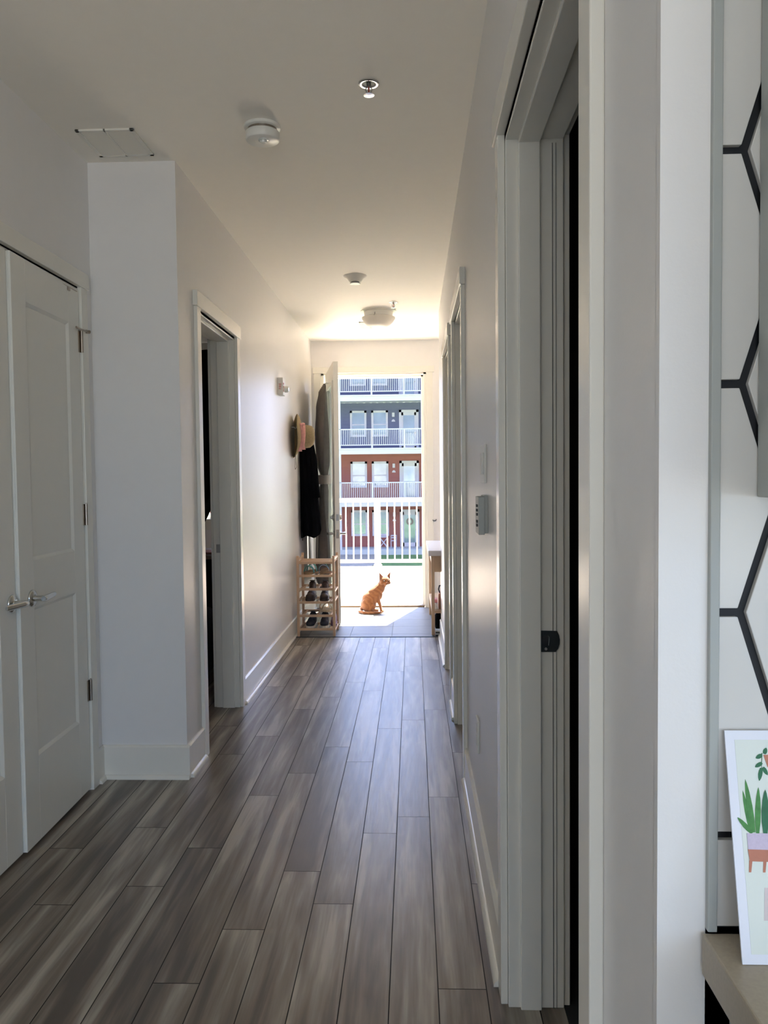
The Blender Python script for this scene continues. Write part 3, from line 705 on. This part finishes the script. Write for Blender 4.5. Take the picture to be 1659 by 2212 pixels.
# ------------------------------------------------------------------ entry table and what is on it
t = thing('entry_table', 'narrow wooden console table with a white top by the front door', 'table', (.30, 7.35, 0))
MB().box(.126, .46, 6.825, 7.92, .677, .722).build('tabletop', 'table_top', t, bev=.003)
for x, y in ((.150, 6.84), (.425, 6.84), (.150, 7.86), (.425, 7.86)): MB().box(x, x+.028, y, y+.03, 0.003, .677).build('leg', 'table_wood', t, bev=.002)
MB().box(.178, .425, 6.848, 6.862, .54, .677).build('apron', 'table_wood', t); MB().box(.158, .172, 6.87, 7.86, .58, .677).build('apron', 'table_wood', t)
MB().box(.152, .45, 6.86, 7.88, .186, .210).build('shelf', 'table_wood', t)
t = thing('handbag', 'brown bag with a black loop handle on the table shelf', 'bag', (.255, 7.0, .212))
MB().box(.212, .30, 6.93, 7.10, .2105, .345).build('bag_body', 'bag_brown', t, bev=.01)
MB().tube([(.225, 6.98, .34), (.215, 6.98, .375), (.222, 6.98, .405), (.245, 6.98, .410), (.262, 6.98, .39), (.265, 6.98, .345)], .006, 10).build('handle', 'black', t, smooth=True)
t = thing('paper_pouch', 'pink and white pouch beside the brown bag', 'pouch', (.192, 6.95, .211))
MB().box(.178, .205, 6.90, 6.99, .2105, .265).build('pouch_body', 'white_plastic', t, bev=.006); MB().box(.176, .203, 6.90, 6.99, .268, .300).build('pouch_top', 'pinkstuff', t, bev=.006)
t = thing('backpack', 'crumpled black bag under the table shelf', 'bag', (.23, 7.05, 0))
mb = MB(); mb.ell((.225, 7.02, .115), (.05, .10, .055)); mb.ell((.255, 7.0, .10), (.05, .09, .07)); mb.ell((.215, 7.05, .07), (.045, .09, .05)); mb.box(.19, .27, 6.95, 7.1, .02, .06)
remesh(mb, 'bag_body', 'coat', .008, t); MB().tube([(.232, 6.92, .13), (.242, 6.905, .10), (.236, 6.905, .07), (.228, 6.92, .05)], .005, 8).build('strap', 'black', t)
mb = MB()
for k in range(4): mb.m(k % 2); mb.box(.182, .224, 6.80+.001*k, 6.90, .003+.011*k, .0135+.011*k)
tag(mb.build('slide_sandal', ['black', 'sole']), 'black and white striped slipper on the floor under the table', 'slipper')

# ------------------------------------------------------------------ the cat
def build_cat():
    t = thing('cat', 'ginger cat sitting in the sun at the open front door, looking back', 'cat', (-.44, 8.03, 0))
    Y = 8.03; mb = MB()
    mb.ell((-.452, Y, .082), (.078, .075, .082)); mb.ell((-.430, Y, .145), (.090, .068, .078), rotmat('Y', -.55).to_3x3()); mb.ell((-.392, Y, .195), (.085, .060, .066), rotmat('Y', -.6).to_3x3())
    mb.ell((-.350, Y, .232), (.072, .052, .056), rotmat('Y', -.7).to_3x3()); mb.chain([(-.37, Y, .22), (-.328, Y, .262), (-.308, Y-.004, .288)], [.055, .047, .043]); mb.ell((-.350, Y, .178), (.040, .042, .058))
    for sy in (-1, 1):     # forelegs: shoulder, elbow, wrist, paw
        y = Y+sy*.022; mb.chain([(-.362, Y+sy*.030, .175), (-.356, y, .125), (-.335, y, .072), (-.326, y, .024)], [.027, .0205, .0135, .0125]); mb.ell((-.317, y, .013), (.020, .0125, .012))
        # haunch, knee forward, hock, long hind foot on the floor
        y = Y+sy*.052; mb.ell((-.452, Y+sy*.042, .085), (.060, .034, .070), rotmat('Y', -.35).to_3x3())
        mb.chain([(-.405, y, .065), (-.440, y, .028), (-.395, y+sy*.004, .014), (-.365, y+sy*.006, .012)], [.028, .018, .0135, .0135])
    # tail wraps round on the viewer's side
    mb.chain([(-.525, Y, .035), (-.535, Y-.055, .018), (-.495, Y-.105, .014), (-.43, Y-.118, .013), (-.37, Y-.112, .013), (-.335, Y-.095, .012), (-.318, Y-.085, .012)], [.022, .018, .015, .0145, .013, .0115, .009])
    hd = Vector((-.287, Y-.010, .318)); f = Vector((.34, -.93, -.10)).normalized(); r_ = f.cross(Vector((0, 0, 1))).normalized(); u = r_.cross(f)
    Rh = Matrix((r_, f, u)).transposed()
    def hp(a, b, c): return hd+r_*a+f*b+u*c
    mb.ell(hd, (.058, .050, .048), Rh); mb.ell(hp(0, .040, -.016), (.026, .021, .019), Rh); mb.ell(hp(-.032, .016, -.016), (.026, .026, .022), Rh); mb.ell(hp(.032, .016, -.016), (.026, .026, .022), Rh)
    mb.chain([(-.325, Y, .275), hp(0, -.012, -.006)], [.038, .034])
    for s_ in (-1, 1):
        b0 = [hp(s_*.012, .012, .036), hp(s_*.056, .010, .012), hp(s_*.052, -.024, .012), hp(s_*.014, -.018, .036)]; tip = hp(s_*.060, -.004, .092)
        mb._add(b0+[tip], [(0, 1, 4), (1, 2, 4), (2, 3, 4), (3, 0, 4), (3, 2, 1, 0)])
    o = remesh(mb, 'cat_body', 'cat', .0038, t, 6)
    for s_ in (-1, 1): MB().ell(hp(s_*.021, .0455, .007), (.0095, .0042, .0062), Rh, 8).build('eye', 'cat_dark', t, smooth=True)
    mb = MB(); mb.ell(hp(0, .0595, -.009), (.0048, .004, .0035), Rh, 8); mb.build('nose', 'cat_pink', t, smooth=True)
    mb = MB(); mb.tube([hp(-.011, .054, -.025), hp(-.004, .0585, -.022), hp(0, .060, -.0155), hp(.004, .0585, -.022), hp(.011, .054, -.025)], .0012, 6); mb.build('mouth', 'cat_dark', t)
    for s_ in (-1, 1):
        mb = MB()
        q = [hp(s_*.026, .0150, .040), hp(s_*.046, .0142, .030), hp(s_*.053, .005, .068)]; mb._add(q+[p-f*.001 for p in q], [(0, 1, 2), (5, 4, 3), (0, 3, 4, 1), (1, 4, 5, 2), (2, 5, 3, 0)])
        mb.build('inner_ear', 'cat_pink', t)
build_cat()

# ------------------------------------------------------------------ bedroom glimpse
t = thing('desk', 'wooden desk in the bedroom, under the window', 'desk', (-1.85, 6.8, 0))
MB().box(-2.6, -1.25, 6.30, 7.0, .715, .745).build('desktop', 'desk', t, bev=.003)
for x in (-2.58, -1.30):
    for y in (6.33, 6.94): MB().box(x, x+.035, y, y+.035, .003, .715).build('leg', 'black', t)
MB().box(-2.55, -1.3, 6.95, 6.97, .15, .7).build('back_panel', 'black', t)  # black sheet standing in for the shade under the desk
tag(MB().box(-1.75, -1.50, 6.40, 6.62, .7465, .762).build('book', 'terra', bev=.002), 'thin reddish book lying on the bedroom desk', 'book')
tag(MB().lathe([(0, 0), (.05, 0), (.07, .05), (.06, .12), (.035, .16), (0, .165)], (-1.80, 6.66, .747), n=24).build('vase', 'white_plastic', smooth=True), 'pale rounded vase on the bedroom desk', 'vase')
rows = []
for i in range(25):
    z = 2.66-i*.075; ring = []
    wd = 1.3 if z > 2 else (1.02+.28*(z-1.6)/.4 if z > 1.6 else (.68+.34*(z-1.1)/.5 if z > 1.1 else .58+.5*(z-.9)))
    for k in range(30): q = k/29; ring.append((-2.72+wd*q, YF-.09+.022*math.sin(q*34), z))
    for k in range(29, -1, -1): q = k/29; ring.append((-2.72+wd*q, YF-.082+.022*math.sin(q*34), z))
    rows.append(ring)
tag(MB().loft(rows).build('curtain', 'coat', smooth=True), 'dark curtain drawn across the bedroom window', 'curtain')
mb = MB()
for k in range(8): mb.ell((-2.05+.085*k, 5.55+random.uniform(-.05, .05), .245+random.uniform(-.02, .02)), (.11, .34, .235), n=8)
mb.box(-2.1, -1.40, 5.25, 5.85, .015, .35)
o = remesh(mb, 'floor_cushion', 'fur', .022); tag(o, 'dark shaggy cushion on the bedroom floor', 'cushion')

# ------------------------------------------------------------------ kitchen corner at the right edge
YK = .768
mb = MB(); mb.box(XR, .2775, YK+.004, .7845, 0, H); struct('wall_kitchen_return', mb, 'wall', 'narrow painted wall return beside the tiles')
mb = MB(); mb.box(.2775, .2865, YK-.003, .7845, .91, 2.36); struct('trim_9', mb, 'cabinet', 'slim vertical edge trim beside the tiles', bev=.001)
# elongated hexagon tiles with wide black joints
mb = MB().m(1).box(.2865, 2.4, YK+.006, .7845, .91, 2.36); mb.m(0)
Hh = .107; dx = .0335; fl = .155; g = .0040; vx = .3075     # half pitch, point depth, flat length, half joint
zs0 = 1.2165-.0
def hexa(cx, cz):
    # vertices: left point, top-left, top-right, right point, bottom-right, bottom-left
    a = fl/2; P = [(-a-dx, 0), (-a, Hh), (a, Hh), (a+dx, 0), (a, -Hh), (-a, -Hh)]
    kx = (a+dx-g*1.15)/(a+dx); kz = (Hh-g)/Hh
    P = [(cx+p[0]*kx, cz+p[1]*kz) for p in P]
    # clip to the tiled field
    def clip(poly, ax_, lim, sgn):
        out = []
        for i in range(len(poly)):
            p, q = poly[i], poly[(i+1) % len(poly)]; ip = sgn*(p[ax_]-lim) >= 0; iq = sgn*(q[ax_]-lim) >= 0
            if ip: out.append(p)
            if ip != iq:
                t_ = (lim-p[ax_])/(q[ax_]-p[ax_]); out.append((p[0]+(q[0]-p[0])*t_, p[1]+(q[1]-p[1])*t_))
        return out
    for ax_, lim, sgn in ((0, .2868, 1), (0, 2.4, -1), (1, .9145, 1), (1, 2.36, -1)):
        P = clip(P, ax_, lim, sgn)
        if len(P) < 3: return
    mb.prism(P, 'Y', YK, YK+.008)
for i in range(-1, 12):
    cx = vx-dx/1-fl/2+0*.0+(i)*(fl+dx)+dx*1.0 if False else (vx+(fl/2+dx))+i*(fl+dx)
    for j in range(-3, 7):
        hexa(cx, zs0+(2*j+(1 if i % 2 else 0))*Hh)
tag(struct('wall_tiles', mb, ['tile', 'grout'], 'white hexagon tiles with wide black joints', bev=.0008), kind='structure')
t = thing('kitchen_counter', 'beige stone countertop at the lower right edge', 'counter', (1.2, .45, 0))
MB().box(.2725, 2.4, .12, YK-.0005, .868, .9085).build('countertop', 'counter', t, bev=.002)
t2 = thing('base_cabinet', 'grey base cabinet under the beige countertop', 'cabinet', (1.2, .48, 0))
MB().box(.300, 2.4, .17, YK+.003, .09, .866).build('body', 'cabinet', t2, bev=.002); MB().box(.32, 2.4, .22, YK, .003, .09).build('plinth', 'dark_metal', t2)
for k in range(4): MB().box(.305+.52*k, .82+.52*k-.005, .152, .169, .10, .86).build('door', 'cabinet', t2, bev=.002)
t3 = thing('wall_cabinet', 'grey wall cabinet hanging above the tiles at the right edge', 'cabinet', (1.3, .6, 1.325))
MB().box(.3205, 2.4, .455, YK-.001, 1.325, 2.36).build('body', 'cabinet', t3, bev=.0015)
for k in range(4): MB().box(.322+.51*k, .829+.51*k, .436, .454, 1.327, 2.358).build('door', 'cabinet', t3, bev=.002)
# plant print leaning on the tiles
p0 = Vector((.2905, .716, .9090)); tilt = math.atan2(.046, .197)
xfC = Matrix.Translation(p0) @ rotmat('X', -tilt); CWd, CHt = .158, .2025
# local x right, z up, front faces -y
mb = MB(xfC).m(0); mb.box(0, CWd, 0, .0018, 0, CHt); mb.m(1); mb.box(.0085, CWd-.0085, -.0003, 0, .0085, CHt-.0085)
def flat(poly, m_, dy): mb.m(m_); mb.prism(poly, 'Y', -.0003-dy, -.0003-dy+.00015)
def blade(x0, z0, x1, z1, w, m_, dy):
    v = Vector((x1-x0, z1-z0)); L_ = v.length; v /= L_; nn = Vector((-v.y, v.x)); P = []
    for q, ww in ((0, .55), (.25, .95), (.5, 1), (.75, .75), (.92, .35), (1, 0)): P.append((x0+v.x*L_*q+nn.x*w*ww, z0+v.y*L_*q+nn.y*w*ww))
    for q, ww in ((.92, .35), (.75, .75), (.5, 1), (.25, .95), (0, .55)): P.append((x0+v.x*L_*q-nn.x*w*ww, z0+v.y*L_*q-nn.y*w*ww))
    flat(P, m_, dy)
k_ = .000402
def cz(y): return (2078-y)*k_*.985
def cx_(x, y): return (x-(1567+(y-1570)*.0709))*k_*1.02
def cp(x, y): return (cx_(x, y), cz(y))
for (a, b, w, m_, dy) in (((1624, 1795), (1606, 1702), .0020, 2, .0002), ((1630, 1795), (1612, 1677), .0026, 2, .0003), ((1626, 1797), (1594, 1762), .0022, 2, .0004), ((1638, 1797), (1641, 1695), .0026, 2, .0005), ((1655, 1797), (1656, 1700), .0034, 3, .0006), ((1666, 1797), (1676, 1690), .003, 2, .0003), ((1680, 1797), (1696, 1720), .0028, 3, .0004), ((1690, 1797), (1712, 1760), .0024, 2, .0002)):
    A = cp(*a); B = cp(*b); blade(A[0], A[1], B[0], B[1], w, m_, dy)
flat([cp(1614, 1797), cp(1700, 1797), cp(1697, 1834), cp(1617, 1832)], 4, .0006)
flat([cp(1616, 1832), cp(1699, 1834), cp(1697, 1860), cp(1620, 1858)], 5, .0007)
for x in (1619, 1650, 1690): flat([cp(x, 1856), cp(x+7, 1856), cp(x+4, 1882), cp(x-1, 1882)], 5, .0005)
for (a, b, w) in (((1650, 1622), (1636, 1630), .0019), ((1650, 1640), (1634, 1650), .0018), ((1648, 1652), (1643, 1681), .0019), ((1652, 1650), (1662, 1668), .0019), ((1655, 1620), (1660, 1606), .0019)):
    A = cp(*a); B = cp(*b); blade(A[0], A[1], B[0], B[1], w, 3, .0004)
flat([cp(1649, 1618), cp(1651, 1618), cp(1649, 1655), cp(1648, 1655)], 3, .0003)
flat([cp(1653, 1622), cp(1690, 1622), cp(1684, 1650), cp(1662, 1650)], 5, .0003)
flat([cp(1652, 1915), cp(1700, 1915), cp(1698, 1985), cp(1650, 1985)], 6, .0003)
o = mb.build('plant_print', ['card', 'card_in', 'leaf', 'leaf2', 'lav', 'terra', 'blush']); tag(o, 'white art card of potted plants leaning against the tiles', 'art print')

# ------------------------------------------------------------------ outside walkway and railing
mb = MB(); mb.box(-8, 6, YF+.16, 10.50, -.20, -.03); mb.box(-8, 6, 10.515, 12.50, -.20, -.032)
struct('floor_walkway', mb, 'deck', 'sunlit pale walkway outside the front door')
RY = 12.15
t = thing('walkway_railing', 'white metal railing along the sunlit walkway outside the door', 'railing', (-.535, RY, -.03))
MB().box(-7.9, 5.9, RY-.035, RY+.035, .975, 1.035).build('top_rail', 'rail', t, bev=.008)
MB().box(-7.9, 5.9, RY-.02, RY+.02, .062, .108).build('bottom_rail', 'rail', t, bev=.004)
px0 = -.536; pit = .1118
for k in range(-4, 4):
    x = px0+k*1.85; MB().box(x-.046, x+.046, RY-.046, RY+.046, -.03, .975).build('post', 'rail', t, bev=.004)
    pb = MB(); pb.box(x-.085, x+.085, RY-.085, RY+.085, -.031, -.012); pb.box(x-.06, x+.06, RY-.06, RY+.06, -.012, .03); pb.build('post_base', 'rail', t, bev=.006)
cnt = 0
sec = []
for k in range(-4, 4):
    for i in range(15):
        x = px0+k*1.85+.1465+i*pit
        if x > 5.85: continue
        sec.append(x)
sec.sort(key=lambda v: abs(v+.4))
for x in sec[:90]: MB().box(x-.009, x+.009, RY-.009, RY+.009, .10, .98).build('baluster', 'rail', t)
mb = MB()
for x in sec[90:]: mb.box(x-.009, x+.009, RY-.009, RY+.009, .10, .98)
if sec[90:]: tag(mb.build('balusters', 'rail', t), kind='stuff')

# ------------------------------------------------------------------ ground between the buildings
struct('ground', MB().box(-60, 60, 12.6, 90, -3.0, -2.80), 'grass', 'lawn between the two buildings')
mb = MB(); mb.prism([(-9, 36.2), (-2.2, 36.0), (-1.7, 39), (-1.9, 43.1), (-9, 43.1)], 'Z', -2.80, -2.77); mb.prism([(.9, 36.2), (9, 36.2), (9, 43.1), (1.2, 43.1)], 'Z', -2.80, -2.77)
struct('ground.001', mb, 'mulch', 'grey brown planting bed before the far building')
struct('ground.002', MB().prism([(-12, 30), (-3.2, 33.8), (-2.3, 34.6), (-5.5, 35.6), (-12, 36)], 'Z', -2.80, -2.76), 'path', 'concrete path')
struct('ground.003', MB().box(-12, 8, 43.1, 45, -2.80, -2.52), 'path', 'concrete patio of the far building')

# ------------------------------------------------------------------ opposite building
FB = 45.0; FR = 43.2
B = thing('apartment_building', 'long apartment block with red and grey blue storeys across the lawn', 'building', (-2, FB, -2.8))
lev = [(-2.70, 'red_siding'), (0., 'red_siding'), (2.81, 'blue_siding'), (5.62, 'blue_siding')]
for o_, m_ in lev:
    z0 = -.05+o_ if o_ > -2 else -2.8
    MB().box(-12, 8, FB, FB+.4, z0, 2.78+o_).build('wall', m_, B)
MB().box(-12, 8, FB+.4, FB+13, -2.8, 12.3).build('wall_core', 'blue_siding', B); MB().box(-12, 8, FB, FB+.4, 8.4, 12.3).build('wall', 'blue_siding', B)  # unseen top storey added so its shadow covers the lawn
MB().box(-13, 9, FR-.6, FB+13.3, 12.3, 12.6).build('roof', 'roof', B)
for o_ in (-2.70-.02, .08, 2.90, 5.70):
    zt = 2.85+o_-.08
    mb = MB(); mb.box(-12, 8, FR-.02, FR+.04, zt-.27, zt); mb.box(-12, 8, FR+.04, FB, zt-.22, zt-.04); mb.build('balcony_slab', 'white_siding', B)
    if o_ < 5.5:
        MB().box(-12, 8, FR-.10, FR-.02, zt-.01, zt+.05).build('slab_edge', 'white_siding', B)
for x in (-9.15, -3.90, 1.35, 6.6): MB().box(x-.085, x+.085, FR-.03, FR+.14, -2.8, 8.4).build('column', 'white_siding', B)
mb = MB()
for k in range(40): mb.lathe([(0, 0), (.10, 0), (.07, .03), (0, .04)], (-8.0+.36*k, FR+.9, 5.40), (0, 0, -1), 10)
tag(mb.build('soffit_scallops', 'white_siding', B), kind='stuff')
def fwin(x0, x1, z0, z1, blind=0):
    fr = .115; w_ = MB()
    w_.box(x0, x0+fr, FB-.05, FB+.02, z0, z1); w_.box(x1-fr, x1, FB-.05, FB+.02, z0, z1); w_.box(x0, x1, FB-.05, FB+.02, z1-fr, z1); w_.box(x0, x1, FB-.06, FB+.02, z0, z0+fr)
    zm = (z0+z1)/2-.05; w_.box(x0, x1, FB-.03, FB+.02, zm-.03, zm+.03)
    w = w_.build('window', 'white_siding', B); MB().box(x0+fr, x1-fr, FB-.015, FB-.005, z0+fr, z1-fr).build('pane', 'glass_b', w)
    return w
def fdoor(x0, x1, z0, z1):
    fr = .13; w_ = MB(); w_.box(x0, x0+fr, FB-.05, FB+.02, z0, z1); w_.box(x1-fr, x1, FB-.05, FB+.02, z0, z1); w_.box(x0, x1, FB-.05, FB+.02, z1-fr, z1)
    w_.box(x0+fr, x0+fr+.1, FB-.03, FB+.01, z0, z1-fr); w_.box(x1-fr-.1, x1-fr, FB-.03, FB+.01, z0, z1-fr); w_.box(x0+fr, x1-fr, FB-.03, FB+.01, z1-fr-.17, z1-fr); w_.box(x0+fr, x1-fr, FB-.03, FB+.01, z0, z0+.22)
    w = w_.build('door', 'white_siding', B); MB().box(x0+fr+.1, x1-fr-.1, FB-.015, FB-.005, z0+.22, z1-fr-.17).build('pane', 'glass_b', w)
    MB().tube([(x1-fr-.05, FB-.05, z0+.95), (x1-fr-.05, FB-.09, z0+.95)], .03, 8).build('door_knob', 'hinge', w)
    return w
for o_, m_ in lev:
    zo = o_ if o_ != -2.70 else -2.70
    for ux in (-5.25, 0., 5.25):
        fwin(-3.44+ux, -2.53+ux, .78+zo, 2.22+zo); fwin(-2.26+ux, -1.34+ux, .78+zo, 2.22+zo); fdoor(-.725+ux, .35+ux, .02+zo if o_ > -2 else -2.52, 2.24+zo)
        MB().box(-1.11+ux, -.97+ux, FB-.12, FB, 1.86+zo, 2.09+zo).build('wall_light', 'white_siding', B)
        MB().prism([(-1.04+.10*math.cos(a)+ux, 1.60+zo+.13*math.sin(a)) for a in [PI*k/8 for k in range(9)]], 'Y', FB-.03, FB).build('number_plate', 'white_siding', B)
def railing(z, outer):
    zb, zt_ = z, z+.84
    r = MB(); r.box(-7.36, 3.04, FR-.03, FR+.03, zt_-.03, zt_+.03); r.box(-7.36, 3.04, FR-.02, FR+.02, zb-.02, zb+.03)
    R_ = r.build('balcony_railing', 'white_siding', B)
    for k in range(7):
        x = -7.322+1.726*k
        MB().box(x-.045, x+.045, FR-.045, FR+.045, zb-.20, zt_).build('post', 'white_siding', R_)
        if k < 6:
            for i in range(16):
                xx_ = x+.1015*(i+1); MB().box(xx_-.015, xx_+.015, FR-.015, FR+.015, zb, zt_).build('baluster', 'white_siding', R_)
for z in (.22, 3.06, 5.90): railing(z, False)
mb = MB()
for z in (.22, 3.06, 5.90):
    for a, b in ((-12, -7.37), (3.05, 8)):
        mb.box(a, b, FR-.03, FR+.03, z+.81, z+.87); mb.box(a, b, FR-.02, FR+.02, z-.02, z+.03); x = a+.1
        while x < b: mb.box(x-.015, x+.015, FR-.015, FR+.015, z, z+.84); x += .1015
tag(mb.build('outer_railing', 'white_siding', B), kind='stuff')
# things on the far patio and balconies
t = thing('folding_table', 'small white folding table with crossed legs on the far patio', 'table', (-1.62, 44.2, -2.52))
MB().box(-1.86, -1.38, 43.95, 44.45, -1.93, -1.89).build('tabletop', 'white_siding', t)
for y in (44.0, 44.4):
    MB().tube([(-1.84, y, -2.51), (-1.40, y, -1.94)], .018, 8).build('leg', 'white_siding', t); MB().tube([(-1.40, y, -2.51), (-1.84, y, -1.94)], .018, 8).build('leg', 'white_siding', t)
t = thing('folding_chair', 'small white folding chair right of the patio table', 'chair', (-1.07, 44.2, -2.52))
MB().box(-1.22, -.92, 44.0, 44.4, -2.14, -2.11).build('seat', 'white_siding', t)
mb = MB()
for z in (-1.98, -1.86): mb.box(-1.22, -.92, 44.38, 44.41, z-.03, z+.03)
mb.box(-1.235, -1.20, 44.38, 44.41, -2.14, -1.83); mb.box(-.94, -.905, 44.38, 44.41, -2.14, -1.83); mb.build('backrest', 'white_siding', t)
for x in (-1.21, -.93):
    for y in (44.02, 44.38): MB().box(x-.015, x+.015, y-.015, y+.015, -2.518, -2.14).build('leg', 'white_siding', t)
t_ = MB()
for a in range(24): t_.ell((-.18+.15*math.cos(a*PI/12), FB-.06, -1.13+.15*math.sin(a*PI/12)), (.05, .03, .05), n=5)
tag(t_.build('door_wreath', 'mulch', smooth=True), 'round wreath hanging on the lowest far apartment door', 'wreath')

# ------------------------------------------------------------------ light
w = bpy.data.worlds.new('World'); S.world = w; w.use_nodes = True; nt = w.node_tree
bg = nt.nodes['Background']; bg.inputs['Strength'].default_value = 2.2
tc = nt.nodes.new('ShaderNodeTexCoord'); sp = nt.nodes.new('ShaderNodeSeparateXYZ'); cr = nt.nodes.new('ShaderNodeValToRGB')
cr.color_ramp.elements[0].position = 0.; cr.color_ramp.elements[0].color = (.50, .55, .60, 1); cr.color_ramp.elements[1].position = .6; cr.color_ramp.elements[1].color = (.34, .52, .95, 1)
k = cr.color_ramp.elements.new(.12); k.color = (.56, .64, 1., 1)
nt.links.new(tc.outputs['Generated'], sp.inputs[0]); nt.links.new(sp.outputs[2], cr.inputs[0]); nt.links.new(cr.outputs[0], bg.inputs['Color'])
mr = nt.nodes.new('ShaderNodeMapRange'); mr.inputs['From Min'].default_value = -.3; mr.inputs['From Max'].default_value = 1.; mr.inputs['To Min'].default_value = 1.15; mr.inputs['To Max'].default_value = 5.6
nt.links.new(sp.outputs[1], mr.inputs[0]); nt.links.new(mr.outputs[0], bg.inputs['Strength'])
sun = bpy.data.lights.new('Sun', 'SUN'); sun.energy = 21; sun.angle = .012; sun.color = (1., .93, .82)
so = bpy.data.objects.new('sun', sun); C.objects.link(so); so.location = (5, 20, 20)
sd = Vector((-.35, -1.186, -2.377)).normalized(); so.rotation_euler = sd.to_track_quat('-Z', 'Y').to_euler()
al = bpy.data.lights.new('WindowLight', 'AREA'); al.shape = 'RECTANGLE'; al.size = WX1-WX0; al.size_y = WZ1-WZ0; al.energy = 19; al.color = (.40, .70, 1.); al.spread = 2.2
ao = bpy.data.objects.new('window_light', al); C.objects.link(ao); ao.location = ((WX0+WX1)/2, -4.32, (WZ0+WZ1)/2); ao.rotation_euler = (PI/2-.45, 0, 0)
al2 = bpy.data.lights.new('GroundBounce', 'AREA'); al2.shape = 'RECTANGLE'; al2.size = WX1-WX0; al2.size_y = .9; al2.energy = 24; al2.color = (1., .80, .55); al2.spread = 1.7  # added warm fill, aimed upward to brighten the ceiling
al3 = bpy.data.lights.new('SideWindowLight', 'AREA'); al3.shape = 'RECTANGLE'; al3.size = 2.2; al3.size_y = 1.4; al3.energy = 12; al3.color = (.42, .72, 1.)
ao3 = bpy.data.objects.new('side_window_light', al3); C.objects.link(ao3); ao3.location = (3.33, -2.6, 1.65); ao3.rotation_euler = (PI/2-.3, 0, PI/2)
ao2 = bpy.data.objects.new('ground_bounce_light', al2); C.objects.link(ao2); ao2.location = ((WX0+WX1)/2, -4.36, WZ0+.5); ao2.rotation_euler = (PI/2+.80, 0, 0)

# ------------------------------------------------------------------ camera
cam = bpy.data.cameras.new('Camera'); co = bpy.data.objects.new('camera', cam); C.objects.link(co); S.camera = co
r = Vector((.99932116, .03532556, -.01045544)); u = Vector((.00892064, .04332899, .99902103)); f = Vector((-.035744, .99843613, -.04298445))
m = Matrix((r, u, -f)).transposed().to_4x4(); m.translation = Vector((0, 0, 1.347177)); co.matrix_world = m
cam.sensor_fit = 'HORIZONTAL'; cam.sensor_width = 36; cam.lens = 1750/1659*36; cam.clip_start = .02; cam.clip_end = 300
S.view_settings.view_transform = 'Standard'; S.view_settings.look = 'None'; S.view_settings.gamma = 1; S.view_settings.use_curve_mapping = False
S.view_settings.exposure = 1.2
S.cycles.max_bounces = 14; S.cycles.diffuse_bounces = 12; S.cycles.glossy_bounces = 5; S.cycles.transmission_bounces = 6; S.cycles.sample_clamp_indirect = 6
